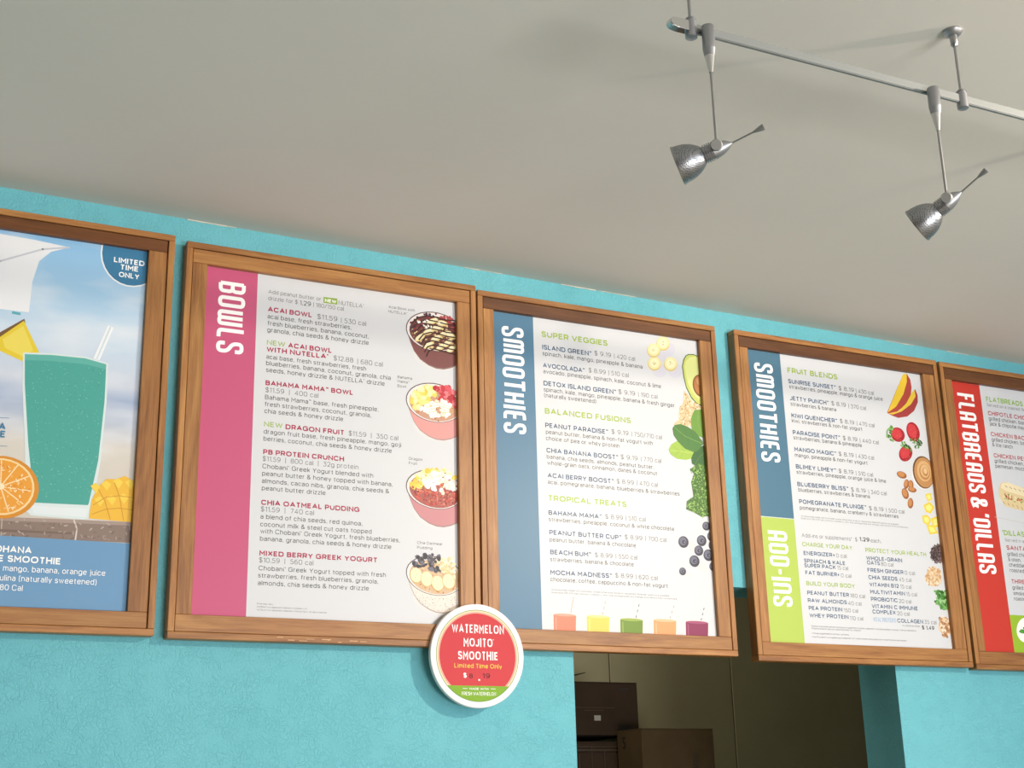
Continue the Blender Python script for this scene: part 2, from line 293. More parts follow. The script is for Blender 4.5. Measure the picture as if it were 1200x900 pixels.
# monoline lettering: per letter a width and centre lines (x in widths, y in cap heights); '*' closes a line, number = corner radius
BOWL = (.36, [(0, 0), (0, .72), (1, .72), (1, 0)], '*')
CC = (.42, [(1, .80), (.80, 1), (0, 1), (0, 0), (.80, 0), (1, .20)])
cc = (.33, [(1, .56), (.80, .72), (0, .72), (0, 0), (.80, 0), (1, .16)])
SS = (.24, [(.96, .80), (.82, 1), (0, 1), (0, .56), (1, .46), (1, 0), (.14, 0), (0, .20)])
ss = (.18, [(.96, .58), (.82, .72), (0, .72), (0, .40), (1, .34), (1, 0), (.14, 0), (0, .14)])
BAR = [(0, 0), (0, 1)]
ARCH = (.30, [(0, .42), (0, .72), (1, .72), (1, 0)])
FONT = {
 'A': (.78, [(0, 0), (.5, 1), (1, 0)], [(.17, .30), (.83, .30)]), 'B': (.62, BAR, (.23, [(0, 1), (.92, 1), (.92, .53), (0, .53)]), (.26, [(0, .53), (1, .53), (1, 0), (0, 0)])),
 'C': (.74, CC), 'D': (.74, BAR, (.48, [(0, 1), (1, 1), (1, 0), (0, 0)])), 'E': (.54, [(1, 1), (0, 1), (0, 0), (1, 0)], [(0, .52), (.88, .52)]),
 'F': (.52, [(1, 1), (0, 1), (0, 0)], [(0, .48), (.88, .48)]), 'G': (.78, CC, [(1, .16), (1, .48), (.56, .48)]), 'H': (.68, BAR, [(1, 0), (1, 1)], [(0, .52), (1, .52)]),
 'I': (0, BAR), 'J': (.46, (.28, [(1, 1), (1, 0), (0, 0), (0, .18)])), 'K': (.64, BAR, [(1, 1), (0, .36)], [(.36, .58), (1, 0)]), 'L': (.50, [(0, 1), (0, 0), (1, 0)]),
 'M': (.78, [(0, 0), (0, 1), (.5, .36), (1, 1), (1, 0)]), 'N': (.70, [(0, 0), (0, 1), (1, 0), (1, 1)]), 'O': (.86, (.48, [(0, 0), (0, 1), (1, 1), (1, 0)], '*')),
 'P': (.58, BAR, (.29, [(0, 1), (1, 1), (1, .40), (0, .40)])), 'Q': (.86, (.48, [(0, 0), (0, 1), (1, 1), (1, 0)], '*'), [(.6, .26), (1.02, -.05)]),
 'R': (.62, BAR, (.29, [(0, 1), (1, 1), (1, .42), (0, .42)]), [(.55, .42), (1, 0)]), 'S': (.56, SS), 'T': (.60, [(0, 1), (1, 1)], [(.5, 1), (.5, 0)]),
 'U': (.68, (.36, [(0, 1), (0, 0), (1, 0), (1, 1)])), 'V': (.74, [(0, 1), (.5, 0), (1, 1)]), 'W': (1.1, [(0, 1), (.26, 0), (.5, .92), (.74, 0), (1, 1)]),
 'X': (.66, [(0, 0), (1, 1)], [(0, 1), (1, 0)]), 'Y': (.70, [(0, 1), (.5, .44), (1, 1)], [(.5, .44), (.5, 0)]), 'Z': (.60, [(0, 1), (1, 1), (0, 0), (1, 0)]),
 'a': (.48, (.22, [(.04, .62), (.18, .72), (1, .72), (1, 0)]), (.20, [(1, .40), (0, .40), (0, 0), (1, 0)])), 'b': (.56, BAR, BOWL), 'c': (.48, cc), 'd': (.56, BOWL, [(1, 0), (1, 1)]),
 'e': (.54, (.33, [(0, .37), (1, .37), (1, .72), (0, .72), (0, 0), (.82, 0), (.98, .14)])), 'f': (.30, (.18, [(1, 1), (.42, 1), (.42, 0)]), [(0, .68), (1, .68)]),
 'g': (.56, BOWL, (.28, [(1, .72), (1, -.26), (.14, -.26), (0, -.16)])), 'h': (.50, BAR, ARCH), 'i': (0, [(0, 0), (0, .62)], [(0, .93), (0, .96)]),
 'j': (.12, (.12, [(1, .72), (1, -.26), (0, -.26)]), [(1, .93), (1, .96)]), 'k': (.48, BAR, [(1, .72), (0, .26)], [(.36, .42), (1, 0)]), 'l': (0, BAR),
 'm': (.84, [(0, 0), (0, .72)], (.2, [(0, .42), (0, .72), (.5, .72), (.5, 0)]), (.2, [(.5, .42), (.5, .72), (1, .72), (1, 0)])), 'n': (.50, [(0, 0), (0, .72)], ARCH), 'o': (.58, BOWL),
 'p': (.56, BOWL, [(0, .72), (0, -.27)]), 'q': (.56, BOWL, [(1, .72), (1, -.27)]), 'r': (.26, [(0, 0), (0, .72)], (.24, [(0, .38), (0, .70), (1, .72)])), 's': (.42, ss),
 't': (.30, (.16, [(.42, .94), (.42, 0), (1, 0)]), [(0, .70), (1, .70)]), 'u': (.50, (.30, [(0, .72), (0, 0), (1, 0), (1, .30)]), [(1, .72), (1, 0)]), 'v': (.52, [(0, .72), (.5, 0), (1, .72)]),
 'w': (.80, [(0, .72), (.27, 0), (.5, .68), (.73, 0), (1, .72)]), 'x': (.50, [(0, 0), (1, .72)], [(0, .72), (1, 0)]), 'y': (.52, [(0, .72), (.5, 0)], [(1, .72), (.34, -.27)]), 'z': (.44, [(0, .72), (1, .72), (0, 0), (1, 0)]),
 '0': (.60, (.34, [(0, 0), (0, 1), (1, 1), (1, 0)], '*')), '1': (.22, [(0, .84), (1, 1), (1, 0)]), '2': (.54, (.26, [(0, .78), (.1, 1), (1, 1), (1, .56), (.04, .02)]), [(0, 0), (1, 0)]),
 '3': (.54, [(0, 1), (.9, 1), (.42, .6)], (.27, [(.42, .6), (1, .6), (1, 0), (.1, 0), (0, .16)])), '4': (.60, [(.72, 0), (.72, 1), (0, .26), (1, .26)]), '5': (.54, (.26, [(.9, 1), (.12, 1), (.06, .56), (1, .62), (1, 0), (.1, 0), (0, .16)])),
 '6': (.56, (.28, [(0, 0), (0, .60), (1, .60), (1, 0)], '*'), (.4, [(0, .3), (.05, .9), (.95, 1)])), '7': (.54, [(0, 1), (1, 1), (.34, 0)]), '8': (.56, (.26, [(.06, .54), (.06, 1), (.94, 1), (.94, .54)], '*'), (.28, [(0, 0), (0, .54), (1, .54), (1, 0)], '*')),
 '9': (.56, (.28, [(0, .40), (0, 1), (1, 1), (1, .40)], '*'), (.4, [(1, .7), (.95, .1), (.05, 0)])), '.': (0, [(0, -.02), (0, .09)]), ',': (.06, [(1, .09), (0, -.14)]), ':': (0, [(0, 0), (0, .1)], [(0, .5), (0, .6)]),
 '|': (0, [(0, -.12), (0, 1.05)]), '$': (.54, SS, [(.5, 1.12), (.5, -.12)]), '&': (.66, (.16, [(1, 0), (.12, .72), (.12, 1), (.66, 1), (.66, .70), (0, .44), (0, 0), (.62, 0), (1, .44)])),
 '(': (.16, (.3, [(1, 1.08), (0, .8), (0, .1), (1, -.2)])), ')': (.16, (.3, [(0, 1.08), (1, .8), (1, .1), (0, -.2)])), '/': (.42, [(0, -.1), (1, 1.08)]), '-': (.34, [(0, .38), (1, .38)]), '+': (.40, [(0, .45), (1, .45)], [(.5, .2), (.5, .7)]),
 '*': (.24, [(.5, .68), (.5, 1)], [(0, .84), (1, .84)]), "'": (0, [(0, .8), (0, 1.02)]), '\u00ae': (.16, (.08, [(0, .84), (0, 1), (1, 1), (1, .84)], '*')),
 '\u2122': (.40, [(0, 1), (.36, 1)], [(.18, 1), (.18, .8)], [(.52, .8), (.52, 1), (.76, .86), (1, 1), (1, .8)]),
}
def put_text(bm, txt, weight, x, z, wd, cap, y, mi, rect):
    """one line of lettering from x to x+wd, capitals cap high"""
    st = .10+.058*weight; pen = 0.0; cells = []; gap = .17-.02*weight if weight < 2.1 else .23
    for ch in txt:
        if ch == ' ': pen += .40; continue
        wch, *strokes = FONT[ch]; s1 = st*(.55 if ch in '\u00ae\u2122' else 1)
        cells.append((pen+s1/2, wch, strokes, s1)); pen += wch+s1+gap
    pen -= gap; kx = wd/pen; sk = min((kx+cap)/2, kx*1.12)
    n = 0
    for ox, wch, strokes, s1 in cells:
        for sd in strokes:
            if isinstance(sd, tuple): r, pts, cl = sd[0], sd[1], len(sd) > 2
            else: r, pts, cl = 0, sd, False
            q = [(p[0]*wch, s1/2+p[1]*(1-s1)) for p in pts]
            if not r:                                        # square the free ends off at the cap line and base line
                for e, f in ((0, 1), (-1, -2)):
                    d = Vector(q[e])-Vector(q[f])
                    if d.length > 1e-6 and abs(d.x) < .05: q[e] = (q[e][0], q[e][1]+math.copysign(s1/2, d.y))
            else: q = rounded(q, r, cl, 4)
            Q = [(x+(ox+p[0])*kx, z+p[1]*cap) for p in q]
            if any(p[0] < rect[0] or p[0] > rect[1] for p in Q): continue
            ribbon(bm, Q, s1*sk, y-1.5e-5*(n % 6), mi, cl); n += 1
def heading_glyph(c):
    """condensed rounded letter as centre lines in a cell of height 1 -> (width, [(points, closed)])"""
    w, r = .30, .20
    if c == 'S': return w, [(rounded([(w, .72), (w, 1), (0, 1), (0, .60), (w, .40), (w, 0), (0, 0), (0, .28)], r), 0)]
    if c == 'O': return w, [(rounded([(0, 0), (0, 1), (w, 1), (w, 0)], r, True), 1)]
    if c == 'M': w = .46; return w, [(rounded([(0, 0), (0, 1), (w/2, 1), (w/2, 0)], r*.6), 0), (rounded([(w/2, .5), (w/2, 1), (w, 1), (w, 0)], r*.6), 0)]
    if c == 'W': w = .46; return w, [(rounded([(0, 1), (0, 0), (w/2, 0), (w/2, 1)], r*.6), 0), (rounded([(w/2, .5), (w/2, 0), (w, 0), (w, 1)], r*.6), 0)]
    if c == 'N': return w, [(rounded([(0, 0), (0, 1), (w, 1), (w, 0)], r), 0)]
    if c == 'T': return w, [([(-.06, 1), (w+.06, 1)], 0), ([(w/2, 1), (w/2, 0)], 0)]
    if c == 'H': return w, [([(0, 0), (0, 1)], 0), ([(w, 0), (w, 1)], 0), ([(0, .5), (w, .5)], 0)]
    if c == 'I': return 0.0, [([(0, -.07), (0, 1.07)], 0)]
    if c == 'E': return w*.85, [(rounded([(w*.9, 1), (0, 1), (0, 0), (w*.9, 0)], r), 0), ([(0, .5), (w*.8, .5)], 0)]
    if c == 'F': return w*.85, [([(w*.95, 1), (0, 1), (0, -.07)], 0), ([(0, .52), (w*.8, .52)], 0)]
    if c == 'L': return w*.8, [(rounded([(0, 1.07), (0, 0), (w*.9, 0)], r*.8), 0)]
    if c == 'A': return w, [(rounded([(0, -.07), (0, 1), (w, 1), (w, -.07)], r), 0), ([(0, .38), (w, .38)], 0)]
    if c == 'D': return w, [([(0, 0), (0, 1)], 0), (rounded([(0, 1), (w, 1), (w, 0), (0, 0)], r), 0)]
    if c == 'B': return w, [([(0, 0), (0, 1)], 0), (rounded([(0, 1), (w, 1), (w, .52), (0, .52)], r*.8), 0), (rounded([(0, .52), (w, .52), (w, 0), (0, 0)], r*.8), 0)]
    if c == 'R': return w, [([(0, -.07), (0, 1)], 0), (rounded([(0, 1), (w, 1), (w, .48), (0, .48)], r*.8), 0), (rounded([(w*.4, .48), (w, .48), (w, -.07)], r*.6), 0)]
    if c == '-': return .12, [([(-.05, .48), (.17, .48)], 0)]
    if c == "'": return .02, [([(.03, 1.07), (0, .8)], 0)]
    if c == '&': w = .40; return w, [(rounded([(w, 0), (.06, .68), (.06, 1), (.28, 1), (.28, .68), (0, .42), (0, 0), (.26, 0), (w, .42)], .12), 0)]
    return .1, []
YS = -1                                     # print layers step towards the viewer
LAY = 0.000015
def build_print(name, ops, rect, y0, parent, dy0=0.0, rad=None, lay=1):
    bm = bmesh.new(); mats = []; idx = {}
    def mi(c):
        if c not in idx: idx[c] = len(mats); mats.append(pm(c, rad is not None))
        return idx[c]
    rnd = random.Random(name+str(len(ops)))
    for op in ops:
        k = op[0]; y = y0-LAY*lay-dy0
        if k == 'BAND':
            zlo = op[4]/1e4 if len(op) > 4 and op[4] is not None and len(op) == 5 and op[3] is None else rect[2]
            zhi = op[3]/1e4 if len(op) > 3 and op[3] is not None else rect[3]
            addpoly(bm, [(rect[0], zlo), (op[2]/1e4, zlo), (op[2]/1e4, zhi), (rect[0], zhi)], y, mi(op[1]), rect)
        elif k == 'BLOCK':
            addpoly(bm, [(op[2]/1e4, op[4]/1e4), (op[3]/1e4, op[4]/1e4), (op[3]/1e4, op[5]/1e4), (op[2]/1e4, op[5]/1e4)], y, mi(op[1]), rect); lay += 1
        elif k == 'P':
            l = op[2]; addpoly(bm, [(l[i]/1e4, l[i+1]/1e4) for i in range(0, len(l), 2)], y, mi(op[1]), rect); lay += 1
        elif k == 'L':
            l = op[3]; strip(bm, [(l[i]/1e4, l[i+1]/1e4) for i in range(0, len(l), 2)], op[2]/1e4, y, mi(op[1]), rect); lay += 1
        elif k == 'E':
            c = [q/1e4 for q in op[2]]; n = 28
            addpoly(bm, [(c[0]+c[2]*math.cos(2*math.pi*i/n)+c[4]*math.sin(2*math.pi*i/n), c[1]+c[3]*math.cos(2*math.pi*i/n)+c[5]*math.sin(2*math.pi*i/n)) for i in range(n)], y, mi(op[1]), rect); lay += 1
        elif k in ('S', 'SP'):
            cols, n, size, c, el = op[1], op[2], op[3]/1e4, op[4], op[5]
            if k == 'SP':
                P = [(c[i]/1e4, c[i+1]/1e4) for i in range(0, len(c), 2)]
                def inside(x, z):
                    r = False
                    for i in range(len(P)):
                        (x1, z1), (x2, z2) = P[i-1], P[i]
                        if (z1 > z) != (z2 > z) and x < (x2-x1)*(z-z1)/(z2-z1)+x1: r = not r
                    return r
                xs = [p[0] for p in P]; zs = [p[1] for p in P]
            for i in range(n):
                if k == 'S':
                    r = math.sqrt(rnd.random()); a = rnd.random()*6.283; q = [v/1e4 for v in c]
                    px, pz = q[0]+r*(q[2]*math.cos(a)+q[4]*math.sin(a)), q[1]+r*(q[3]*math.cos(a)+q[5]*math.sin(a))
                else:
                    for _ in range(30):
                        px, pz = rnd.uniform(min(xs), max(xs)), rnd.uniform(min(zs), max(zs))
                        if inside(px, pz): break
                a = rnd.random()*6.283; s = size*rnd.uniform(.35, .62); m = 6
                pts = []
                for j in range(m):
                    t = 2*math.pi*j/m; u, v = s*el*math.cos(t)*rnd.uniform(.75, 1.15), s*math.sin(t)*rnd.uniform(.75, 1.15)
                    pts.append((px+u*math.cos(a)-v*math.sin(a), pz+u*math.sin(a)+v*math.cos(a)))
                addpoly(bm, pts, y-1.2e-6*i, mi(cols[rnd.randrange(len(cols))]), rect)
            lay += 2+int(n*1.2e-6/LAY)
        elif k == 'T':
            _, txt, x, z, wd, cap, col, wt = op; x, z, wd, cap = x/1e4, z/1e4, wd/1e4, cap/1e4
            put_text(bm, txt, wt, x, z, wd, cap, y, mi(col), rect)
        elif k == 'H':
            _, txt, x, z, ln, hh, col = op; x, z, ln, hh = x/1e4, z/1e4, ln/1e4, hh/1e4; st = .15; gap = .10; m = mi(col)
            pen = 0; cells = []
            for ch in txt:
                if ch == ' ': pen += .16; continue
                wch, strokes = heading_glyph(ch); cells.append((pen+st/2, strokes)); pen += wch+st+gap
            sc = ln/(pen-gap); sh = hh*(1-st)
            num = 0
            for ox, strokes in cells:
                for pts, cl in strokes:
                    q = [(x+hh*st/2+p[1]*sh, z-(ox+p[0])*sc) for p in pts]
                    ribbon(bm, q, st*hh*.95, y-1.2e-4*(num % 3), m, bool(cl)); num += 1
        elif k in ('C', 'SEG'):
            r = rad*op[2]; n = 64; pts = [(r*math.cos(2*math.pi*i/n), r*math.sin(2*math.pi*i/n)) for i in range(n)]
            if k == 'SEG': addpoly(bm, pts, y, mi(op[1]), (-1, 1, -1, op[3]/1e4))
            else: addpoly(bm, pts, y, mi(op[1]))
            lay += 1
    o = obj(name, bm, mats, parent)
    return lay

# ------------------------------------------------------------------ what is printed on each poster (0.1 mm, from the poster centre)
PRINT = {}
PRINT['B2'] = {
 'colour_band': [
  ["BAND","c8597f",-1775],
 ],
 'heading_lettering': [
  ["H","BOWLS",-2621,3434,1617,593,"ffffff"],
 ],
 'item_lettering': [
  ["T","ACAI BOWL",-1529,2877,996,112,"a81545",2],
  ["T","NEW",-1528,2119,408,110,"97b524",1],
  ["T","ACAI BOWL",-1057,2113,993,111,"a81545",2],
  ["T","WITH NUTELLA®",-1529,1965,1385,110,"a81545",2],
  ["T","BAHAMA MAMA™ BOWL",-1528,1209,1968,108,"a81545",2],
  ["T","NEW",-1532,299,406,106,"97b524",1],
  ["T","DRAGON FRUIT",-1065,285,1312,107,"a81545",2],
  ["T","PB PROTEIN CRUNCH",-1532,-304,1782,105,"a81545",2],
  ["T","CHIA OATMEAL PUDDING",-1538,-1385,2148,105,"a81545",2],
  ["T","MIXED BERRY GREEK YOGURT",-1542,-2445,2568,103,"a81545",2],
 ],
 'price_lettering': [
  ["T","Add peanut butter or",-1528,3295,1192,89,"5c5c5c",0],
  ["T","NUTELLA®",71,3267,596,100,"5c5c5c",0],
  ["T","drizzle for $",-1529,3143,661,89,"5c5c5c",0],
  ["T","1.29",-818,3131,251,107,"303030",0.3],
  ["T","| 180/150 cal",-509,3137,701,96,"5c5c5c",0],
  ["T","$11.59",-415,2866,463,111,"5c5c5c",0],
  ["T","| 530 cal",134,2852,588,111,"5c5c5c",0],
  ["T","$12.88",-23,1954,455,109,"5c5c5c",0],
  ["T","| 680 cal",527,1946,595,110,"5c5c5c",0],
  ["T","$11.59  |  400 cal",-1523,1056,1170,105,"5c5c5c",0],
  ["T","$11.59  |  350 cal",347,284,1144,106,"5c5c5c",0],
  ["T","$11.59  |  800 cal  |  32g protein",-1536,-451,2112,102,"5c5c5c",0],
  ["T","$11.59  |  740 cal",-1540,-1525,1141,102,"5c5c5c",0],
  ["T","$10.59  |  560 cal",-1544,-2585,1154,100,"5c5c5c",0],
 ],
 'description_lettering': [
  ["T","acai base, fresh strawberries,",-1530,2718,1907,103,"404040",0.4],
  ["T","fresh blueberries, banana, coconut,",-1525,2563,2316,102,"404040",0.4],
  ["T","granola, chia seeds & honey drizzle",-1526,2410,2312,102,"404040",0.4],
  ["T","acai base, fresh strawberries, fresh",-1529,1800,2261,101,"404040",0.4],
  ["T","blueberries, banana, coconut, granola, chia",-1530,1656,2842,100,"404040",0.4],
  ["T","seeds, honey drizzle & NUTELLA® drizzle",-1526,1504,2695,100,"404040",0.4],
  ["T","Bahama Mama™ base, fresh pineapple,",-1529,896,2561,99,"404040",0.4],
  ["T","fresh strawberries, coconut, granola,",-1530,743,2389,99,"404040",0.4],
  ["T","chia seeds & honey drizzle",-1530,591,1744,98,"404040",0.4],
  ["T","dragon fruit base, fresh pineapple, mango, goji",-1533,140,3093,97,"404040",0.4],
  ["T","berries, coconut, chia seeds & honey drizzle",-1533,-14,2874,97,"404040",0.4],
  ["T","Chobani® Greek Yogurt blended with",-1536,-608,2451,96,"404040",0.4],
  ["T","peanut butter & honey topped with banana,",-1537,-764,2904,96,"404040",0.4],
  ["T","almonds, cacao nibs, granola, chia seeds &",-1540,-923,2824,95,"404040",0.4],
  ["T","peanut butter drizzle",-1535,-1075,1382,95,"404040",0.4],
  ["T","a blend of chia seeds, red quinoa,",-1545,-1678,2226,95,"404040",0.4],
  ["T","coconut milk & steel cut oats topped",-1543,-1837,2431,95,"404040",0.4],
  ["T","with Chobani® Greek Yogurt, fresh blueberries,",-1538,-1982,3074,95,"404040",0.4],
  ["T","banana, granola, chia seeds & honey drizzle",-1540,-2137,2878,94,"404040",0.4],
  ["T","Chobani® Greek Yogurt topped with fresh",-1545,-2747,2761,93,"404040",0.4],
  ["T","strawberries, fresh blueberries, granola,",-1553,-2896,2599,93,"404040",0.4],
  ["T","almonds, chia seeds & honey drizzle",-1554,-3051,2390,93,"404040",0.4],
 ],
 'caption_lettering': [
  ["T","Acai Bowl with",1255,3359,639,62,"303030",0.2],
  ["T","NUTELLA®",1249,3251,459,62,"303030",0.2],
  ["T","Bahama",1474,1721,348,60,"303030",0.2],
  ["T","Mama™",1474,1621,284,60,"303030",0.2],
  ["T","Bowl",1474,1515,204,60,"303030",0.2],
  ["T","Dragon",1744,-128,322,58,"303030",0.2],
  ["T","Fruit",1744,-229,197,58,"303030",0.2],
  ["T","Chia Oatmeal",1936,-1985,579,56,"303030",0.2],
  ["T","Pudding",1936,-2089,355,56,"303030",0.2],
  ["T","Price may vary.",-1557,-3442,331,28,"303030",0.2],
  ["T","CHOBANI® is a registered trademark of Chobani, LLC.",-1558,-3503,1061,27,"303030",0.2],
  ["T","NUTELLA® is a registered trademark of Ferrero S.p.A. All rights reserved.",-1556,-3564,1473,27,"303030",0.2],
 ],
 'new_tag': [
  ["P","8fae3f",[-281,3397,39,3405,42,3262,-279,3261]],
  ["T","NEW",-247,3287,267,78,"ffffff",2],
 ],
 'printed_acai_bowl': [
  ["E","dcdcdc",[2414,2371,570,-66,-87,-341],0,360],
  ["P","8d6a68",[1690,2913,1731,2760,1793,2586,1869,2415,2018,2231,2226,2110,2411,2058,2598,2058,2787,2118,2929,2197,3266,2457,3276,3107]],
  ["P","7d4a48",[1731,2782,1812,2589,1887,2417,2037,2244,2237,2134,2423,2089,2610,2096,2787,2154,2930,2231,3266,2457,3276,3107]],
  ["E","5a4a4a",[2383,2946,700,-76,-119,-471],0,360],
  ["E","ece4e2",[2385,2942,679,-74,-114,-452],0,360],
  ["E","6b3f3c",[2390,2912,624,-68,-102,-404],0,360],
  ["S",["d9b487","a06a50","e6cf96","7a4a40"],120,53.0,[2390,2906,591,-65,-95,-377],1.4],
  ["SP",["5c2f35","3b3040","8b2f35","4a3a4a"],45,69.0,[1789,3110,2022,3303,2421,3407,2421,3291,2044,2985,1812,2839],1.0],
  ["SP",["9c2f37","b04a4a","7a2028"],34,77.0,[2491,3300,2777,3364,2918,3198,2916,3035,2703,3145],1.0],
  ["E","e8d08e",[2020,2753,118,97,40,-51],0,360],
  ["E","f8edc6",[2013,2761,95,78,28,-36],0,360],
  ["E","e8d08e",[2230,2918,137,67,24,-61],0,360],
  ["E","f8edc6",[2223,2927,110,54,17,-43],0,360],
  ["E","e8d08e",[2442,3039,142,57,18,-64],0,360],
  ["E","f8edc6",[2435,3048,114,46,12,-45],0,360],
  ["E","e8d08e",[2326,3185,138,68,24,-62],0,360],
  ["E","f8edc6",[2319,3193,111,55,17,-43],0,360],
  ["E","e8d08e",[2229,2598,126,87,35,-55],0,360],
  ["E","f8edc6",[2222,2606,101,70,24,-38],0,360],
  ["E","e8d08e",[2533,2592,120,97,40,-51],0,360],
  ["E","f8edc6",[2526,2600,97,78,28,-36],0,360],
  ["E","e8d08e",[2417,2783,133,78,29,-58],0,360],
  ["E","f8edc6",[2410,2791,107,63,21,-41],0,360],
  ["E","e8d08e",[2699,2706,114,107,45,-47],0,360],
  ["E","f8edc6",[2692,2714,92,86,32,-33],0,360],
  ["E","e8d08e",[2654,2930,145,44,12,-67],0,360],
  ["E","f8edc6",[2647,2938,117,36,8,-47],0,360],
  ["E","e8d08e",[2561,3171,145,-5,-13,-70],0,360],
  ["E","f8edc6",[2554,3180,117,-4,-9,-49],0,360],
  ["E","e8d08e",[2772,2900,127,-55,-36,-65],0,360],
  ["E","f8edc6",[2765,2908,102,-44,-25,-45],0,360],
  ["E","e8d08e",[2792,2580,114,106,45,-47],0,360],
  ["E","f8edc6",[2785,2588,92,86,32,-33],0,360],
  ["L","43241f",30.3,[1801,3066,1975,3228,2186,3304,2421,3291,2633,3262,2895,3276]],
  ["L","43241f",30.3,[1847,2971,2007,3131,2209,3205,2439,3191,2651,3163,2894,3173]],
  ["L","43241f",30.3,[1893,2877,2040,3035,2231,3107,2457,3092,2669,3064,2892,3071]],
  ["L","43241f",30.3,[1939,2783,2072,2938,2254,3009,2475,2993,2687,2964,2891,2969]],
  ["L","43241f",30.3,[1985,2689,2104,2842,2277,2911,2493,2894,2705,2865,2890,2867]],
  ["L","43241f",30.3,[2031,2595,2136,2746,2300,2813,2511,2796,2723,2766,2889,2765]],
  ["L","43241f",30.3,[2077,2501,2168,2649,2323,2716,2529,2697,2741,2667,2888,2664]],
  ["L","43241f",30.3,[2123,2407,2200,2553,2345,2618,2547,2599,2759,2569,2886,2562]],
  ["L","43241f",30.3,[2169,2313,2232,2457,2368,2520,2565,2500,2776,2470,2885,2461]],
  ["SP",["fdf6ea","fffaf0"],14,40.0,[1975,3136,2421,3291,2561,3102,2230,2941,1928,2969],1.8],
 ],
 'printed_bahama_bowl': [
  ["E","dcdcdc",[2401,692,561,-77,-85,-328],0,360],
  ["P","b9928f",[1689,1232,1730,1083,1791,914,1865,746,2012,564,2216,443,2399,389,2583,385,2768,438,2908,511,3239,755,3249,1384]],
  ["P","e39c98",[1730,1105,1809,916,1883,748,2030,577,2228,466,2410,418,2594,421,2768,473,2908,544,3239,755,3249,1384]],
  ["E","5a4a4a",[2371,1248,689,-89,-117,-453],0,360],
  ["E","ece4e2",[2373,1244,668,-87,-113,-435],0,360],
  ["E","c99a80",[2377,1216,613,-80,-101,-389],0,360],
  ["S",["b56f3e","8e5230","d89a6a","e4b98a"],120,36.0,[2377,1198,591,-77,-94,-364],1.0],
  ["SP",["f2d75c","f7e48c","e6c23e","fbf0b8"],46,125.0,[1775,1264,1947,1505,2246,1640,2408,1558,2220,1181,1900,1057],1.4],
  ["SP",["c8333f","dd5561","b52531","e98088"],40,117.0,[2338,1606,2595,1670,2898,1615,2893,1187,2637,1226,2360,1352],1.3],
  ["SP",["ffffff","fdf9ee","f2e6d2","fffdf6"],50,105.0,[2175,1176,2360,1329,2545,1328,2892,1120,2728,1013,2403,912,2014,1048],1.5],
  ["L","e3c07a",12.1,[2221,1192,2429,1270,2590,1221,2823,1180]],
  ["L","e3c07a",12.1,[2220,1125,2428,1203,2590,1159,2822,1139]],
  ["L","e3c07a",12.1,[2220,1059,2428,1137,2589,1096,2822,1099]],
  ["L","e3c07a",12.1,[2219,992,2427,1070,2589,1034,2821,1059]],
 ],
 'printed_dragon_fruit_bowl': [
  ["E","dcdcdc",[2386,-1284,550,-89,-84,-313],0,360],
  ["P","a58386",[1688,-745,1728,-890,1788,-1055,1861,-1218,2005,-1396,2205,-1519,2384,-1576,2564,-1584,2746,-1538,2883,-1472,3207,-1246,3217,-642]],
  ["P","c9878c",[1728,-869,1806,-1053,1879,-1216,2023,-1384,2216,-1497,2396,-1548,2576,-1550,2746,-1504,2883,-1440,3207,-1246,3217,-642]],
  ["E","5a4a4a",[2356,-749,675,-105,-115,-432],0,360],
  ["E","ece4e2",[2359,-753,655,-101,-110,-415],0,360],
  ["E","a85a52",[2363,-780,601,-93,-99,-371],0,360],
  ["S",["b53a35","d0564a","c98a4a","e27a62"],90,53.0,[2363,-776,579,-90,-90,-337],1.3],
  ["SP",["f2d75c","f7e9a0","e9c84e","fbf2c8"],60,109.0,[1784,-716,1918,-471,2212,-306,2622,-270,2874,-389,2872,-497,2621,-346,2302,-395,2120,-539,2075,-756,1851,-796],1.2],
  ["SP",["b53a35","d0564a","8d2f2c","e27a62"],130,40.0,[1773,-717,1962,-766,2210,-724,2481,-766,2870,-692,2865,-1057,2500,-1127,2207,-1107,1939,-1001],1.7],
  ["SP",["ffffff","fcf6ea","f1e4cf","fffdf8"],55,109.0,[2075,-692,2166,-471,2348,-348,2621,-367,2848,-586,2801,-698,2571,-866,2390,-774],1.5],
  ["S",["4a3a30"],30,12.0,[2482,-573,251,21,-1,-150],1.0],
 ],
 'printed_oatmeal_bowl': [
  ["E","dcdcdc",[2372,-3174,539,-100,-82,-299],0,360],
  ["P","b5a59e",[1687,-2637,1727,-2778,1785,-2937,1857,-3096,1998,-3272,2194,-3395,2370,-3454,2547,-3467,2725,-3428,2859,-3367,3177,-3159,3186,-2578]],
  ["P","e9ddd4",[1727,-2757,1803,-2936,1874,-3095,2016,-3261,2206,-3374,2381,-3428,2558,-3435,2725,-3395,2860,-3336,3177,-3159,3186,-2578]],
  ["E","5a4a4a",[2343,-2658,661,-118,-112,-413],0,360],
  ["E","ece4e2",[2345,-2662,642,-115,-108,-397],0,360],
  ["E","d6b48e",[2349,-2688,589,-106,-97,-354],0,360],
  ["S",["c98f62","b87a50","e3bf98","f0dcc0"],150,36.0,[2349,-2688,567,-102,-91,-332],1.0],
  ["SP",["8a7c74","5f5650","b8a898"],90,16.0,[1803,-2997,2021,-3068,2372,-3154,2841,-3071,2837,-3337,2547,-3431,2195,-3364,1955,-3233],1.0],
  ["SP",["f3e7bd","fdf6e0","e4cf98","d8cb9a"],80,61.0,[2378,-2352,2513,-2241,2738,-2249,2849,-2388,2845,-2700,2644,-2607,2421,-2536],1.4],
  ["SP",["4b4854","35323c","6d6a78","2c2a33"],60,93.0,[1803,-2467,1914,-2245,2246,-2184,2491,-2221,2401,-2351,2488,-2615,2288,-2564,2023,-2496],1.0],
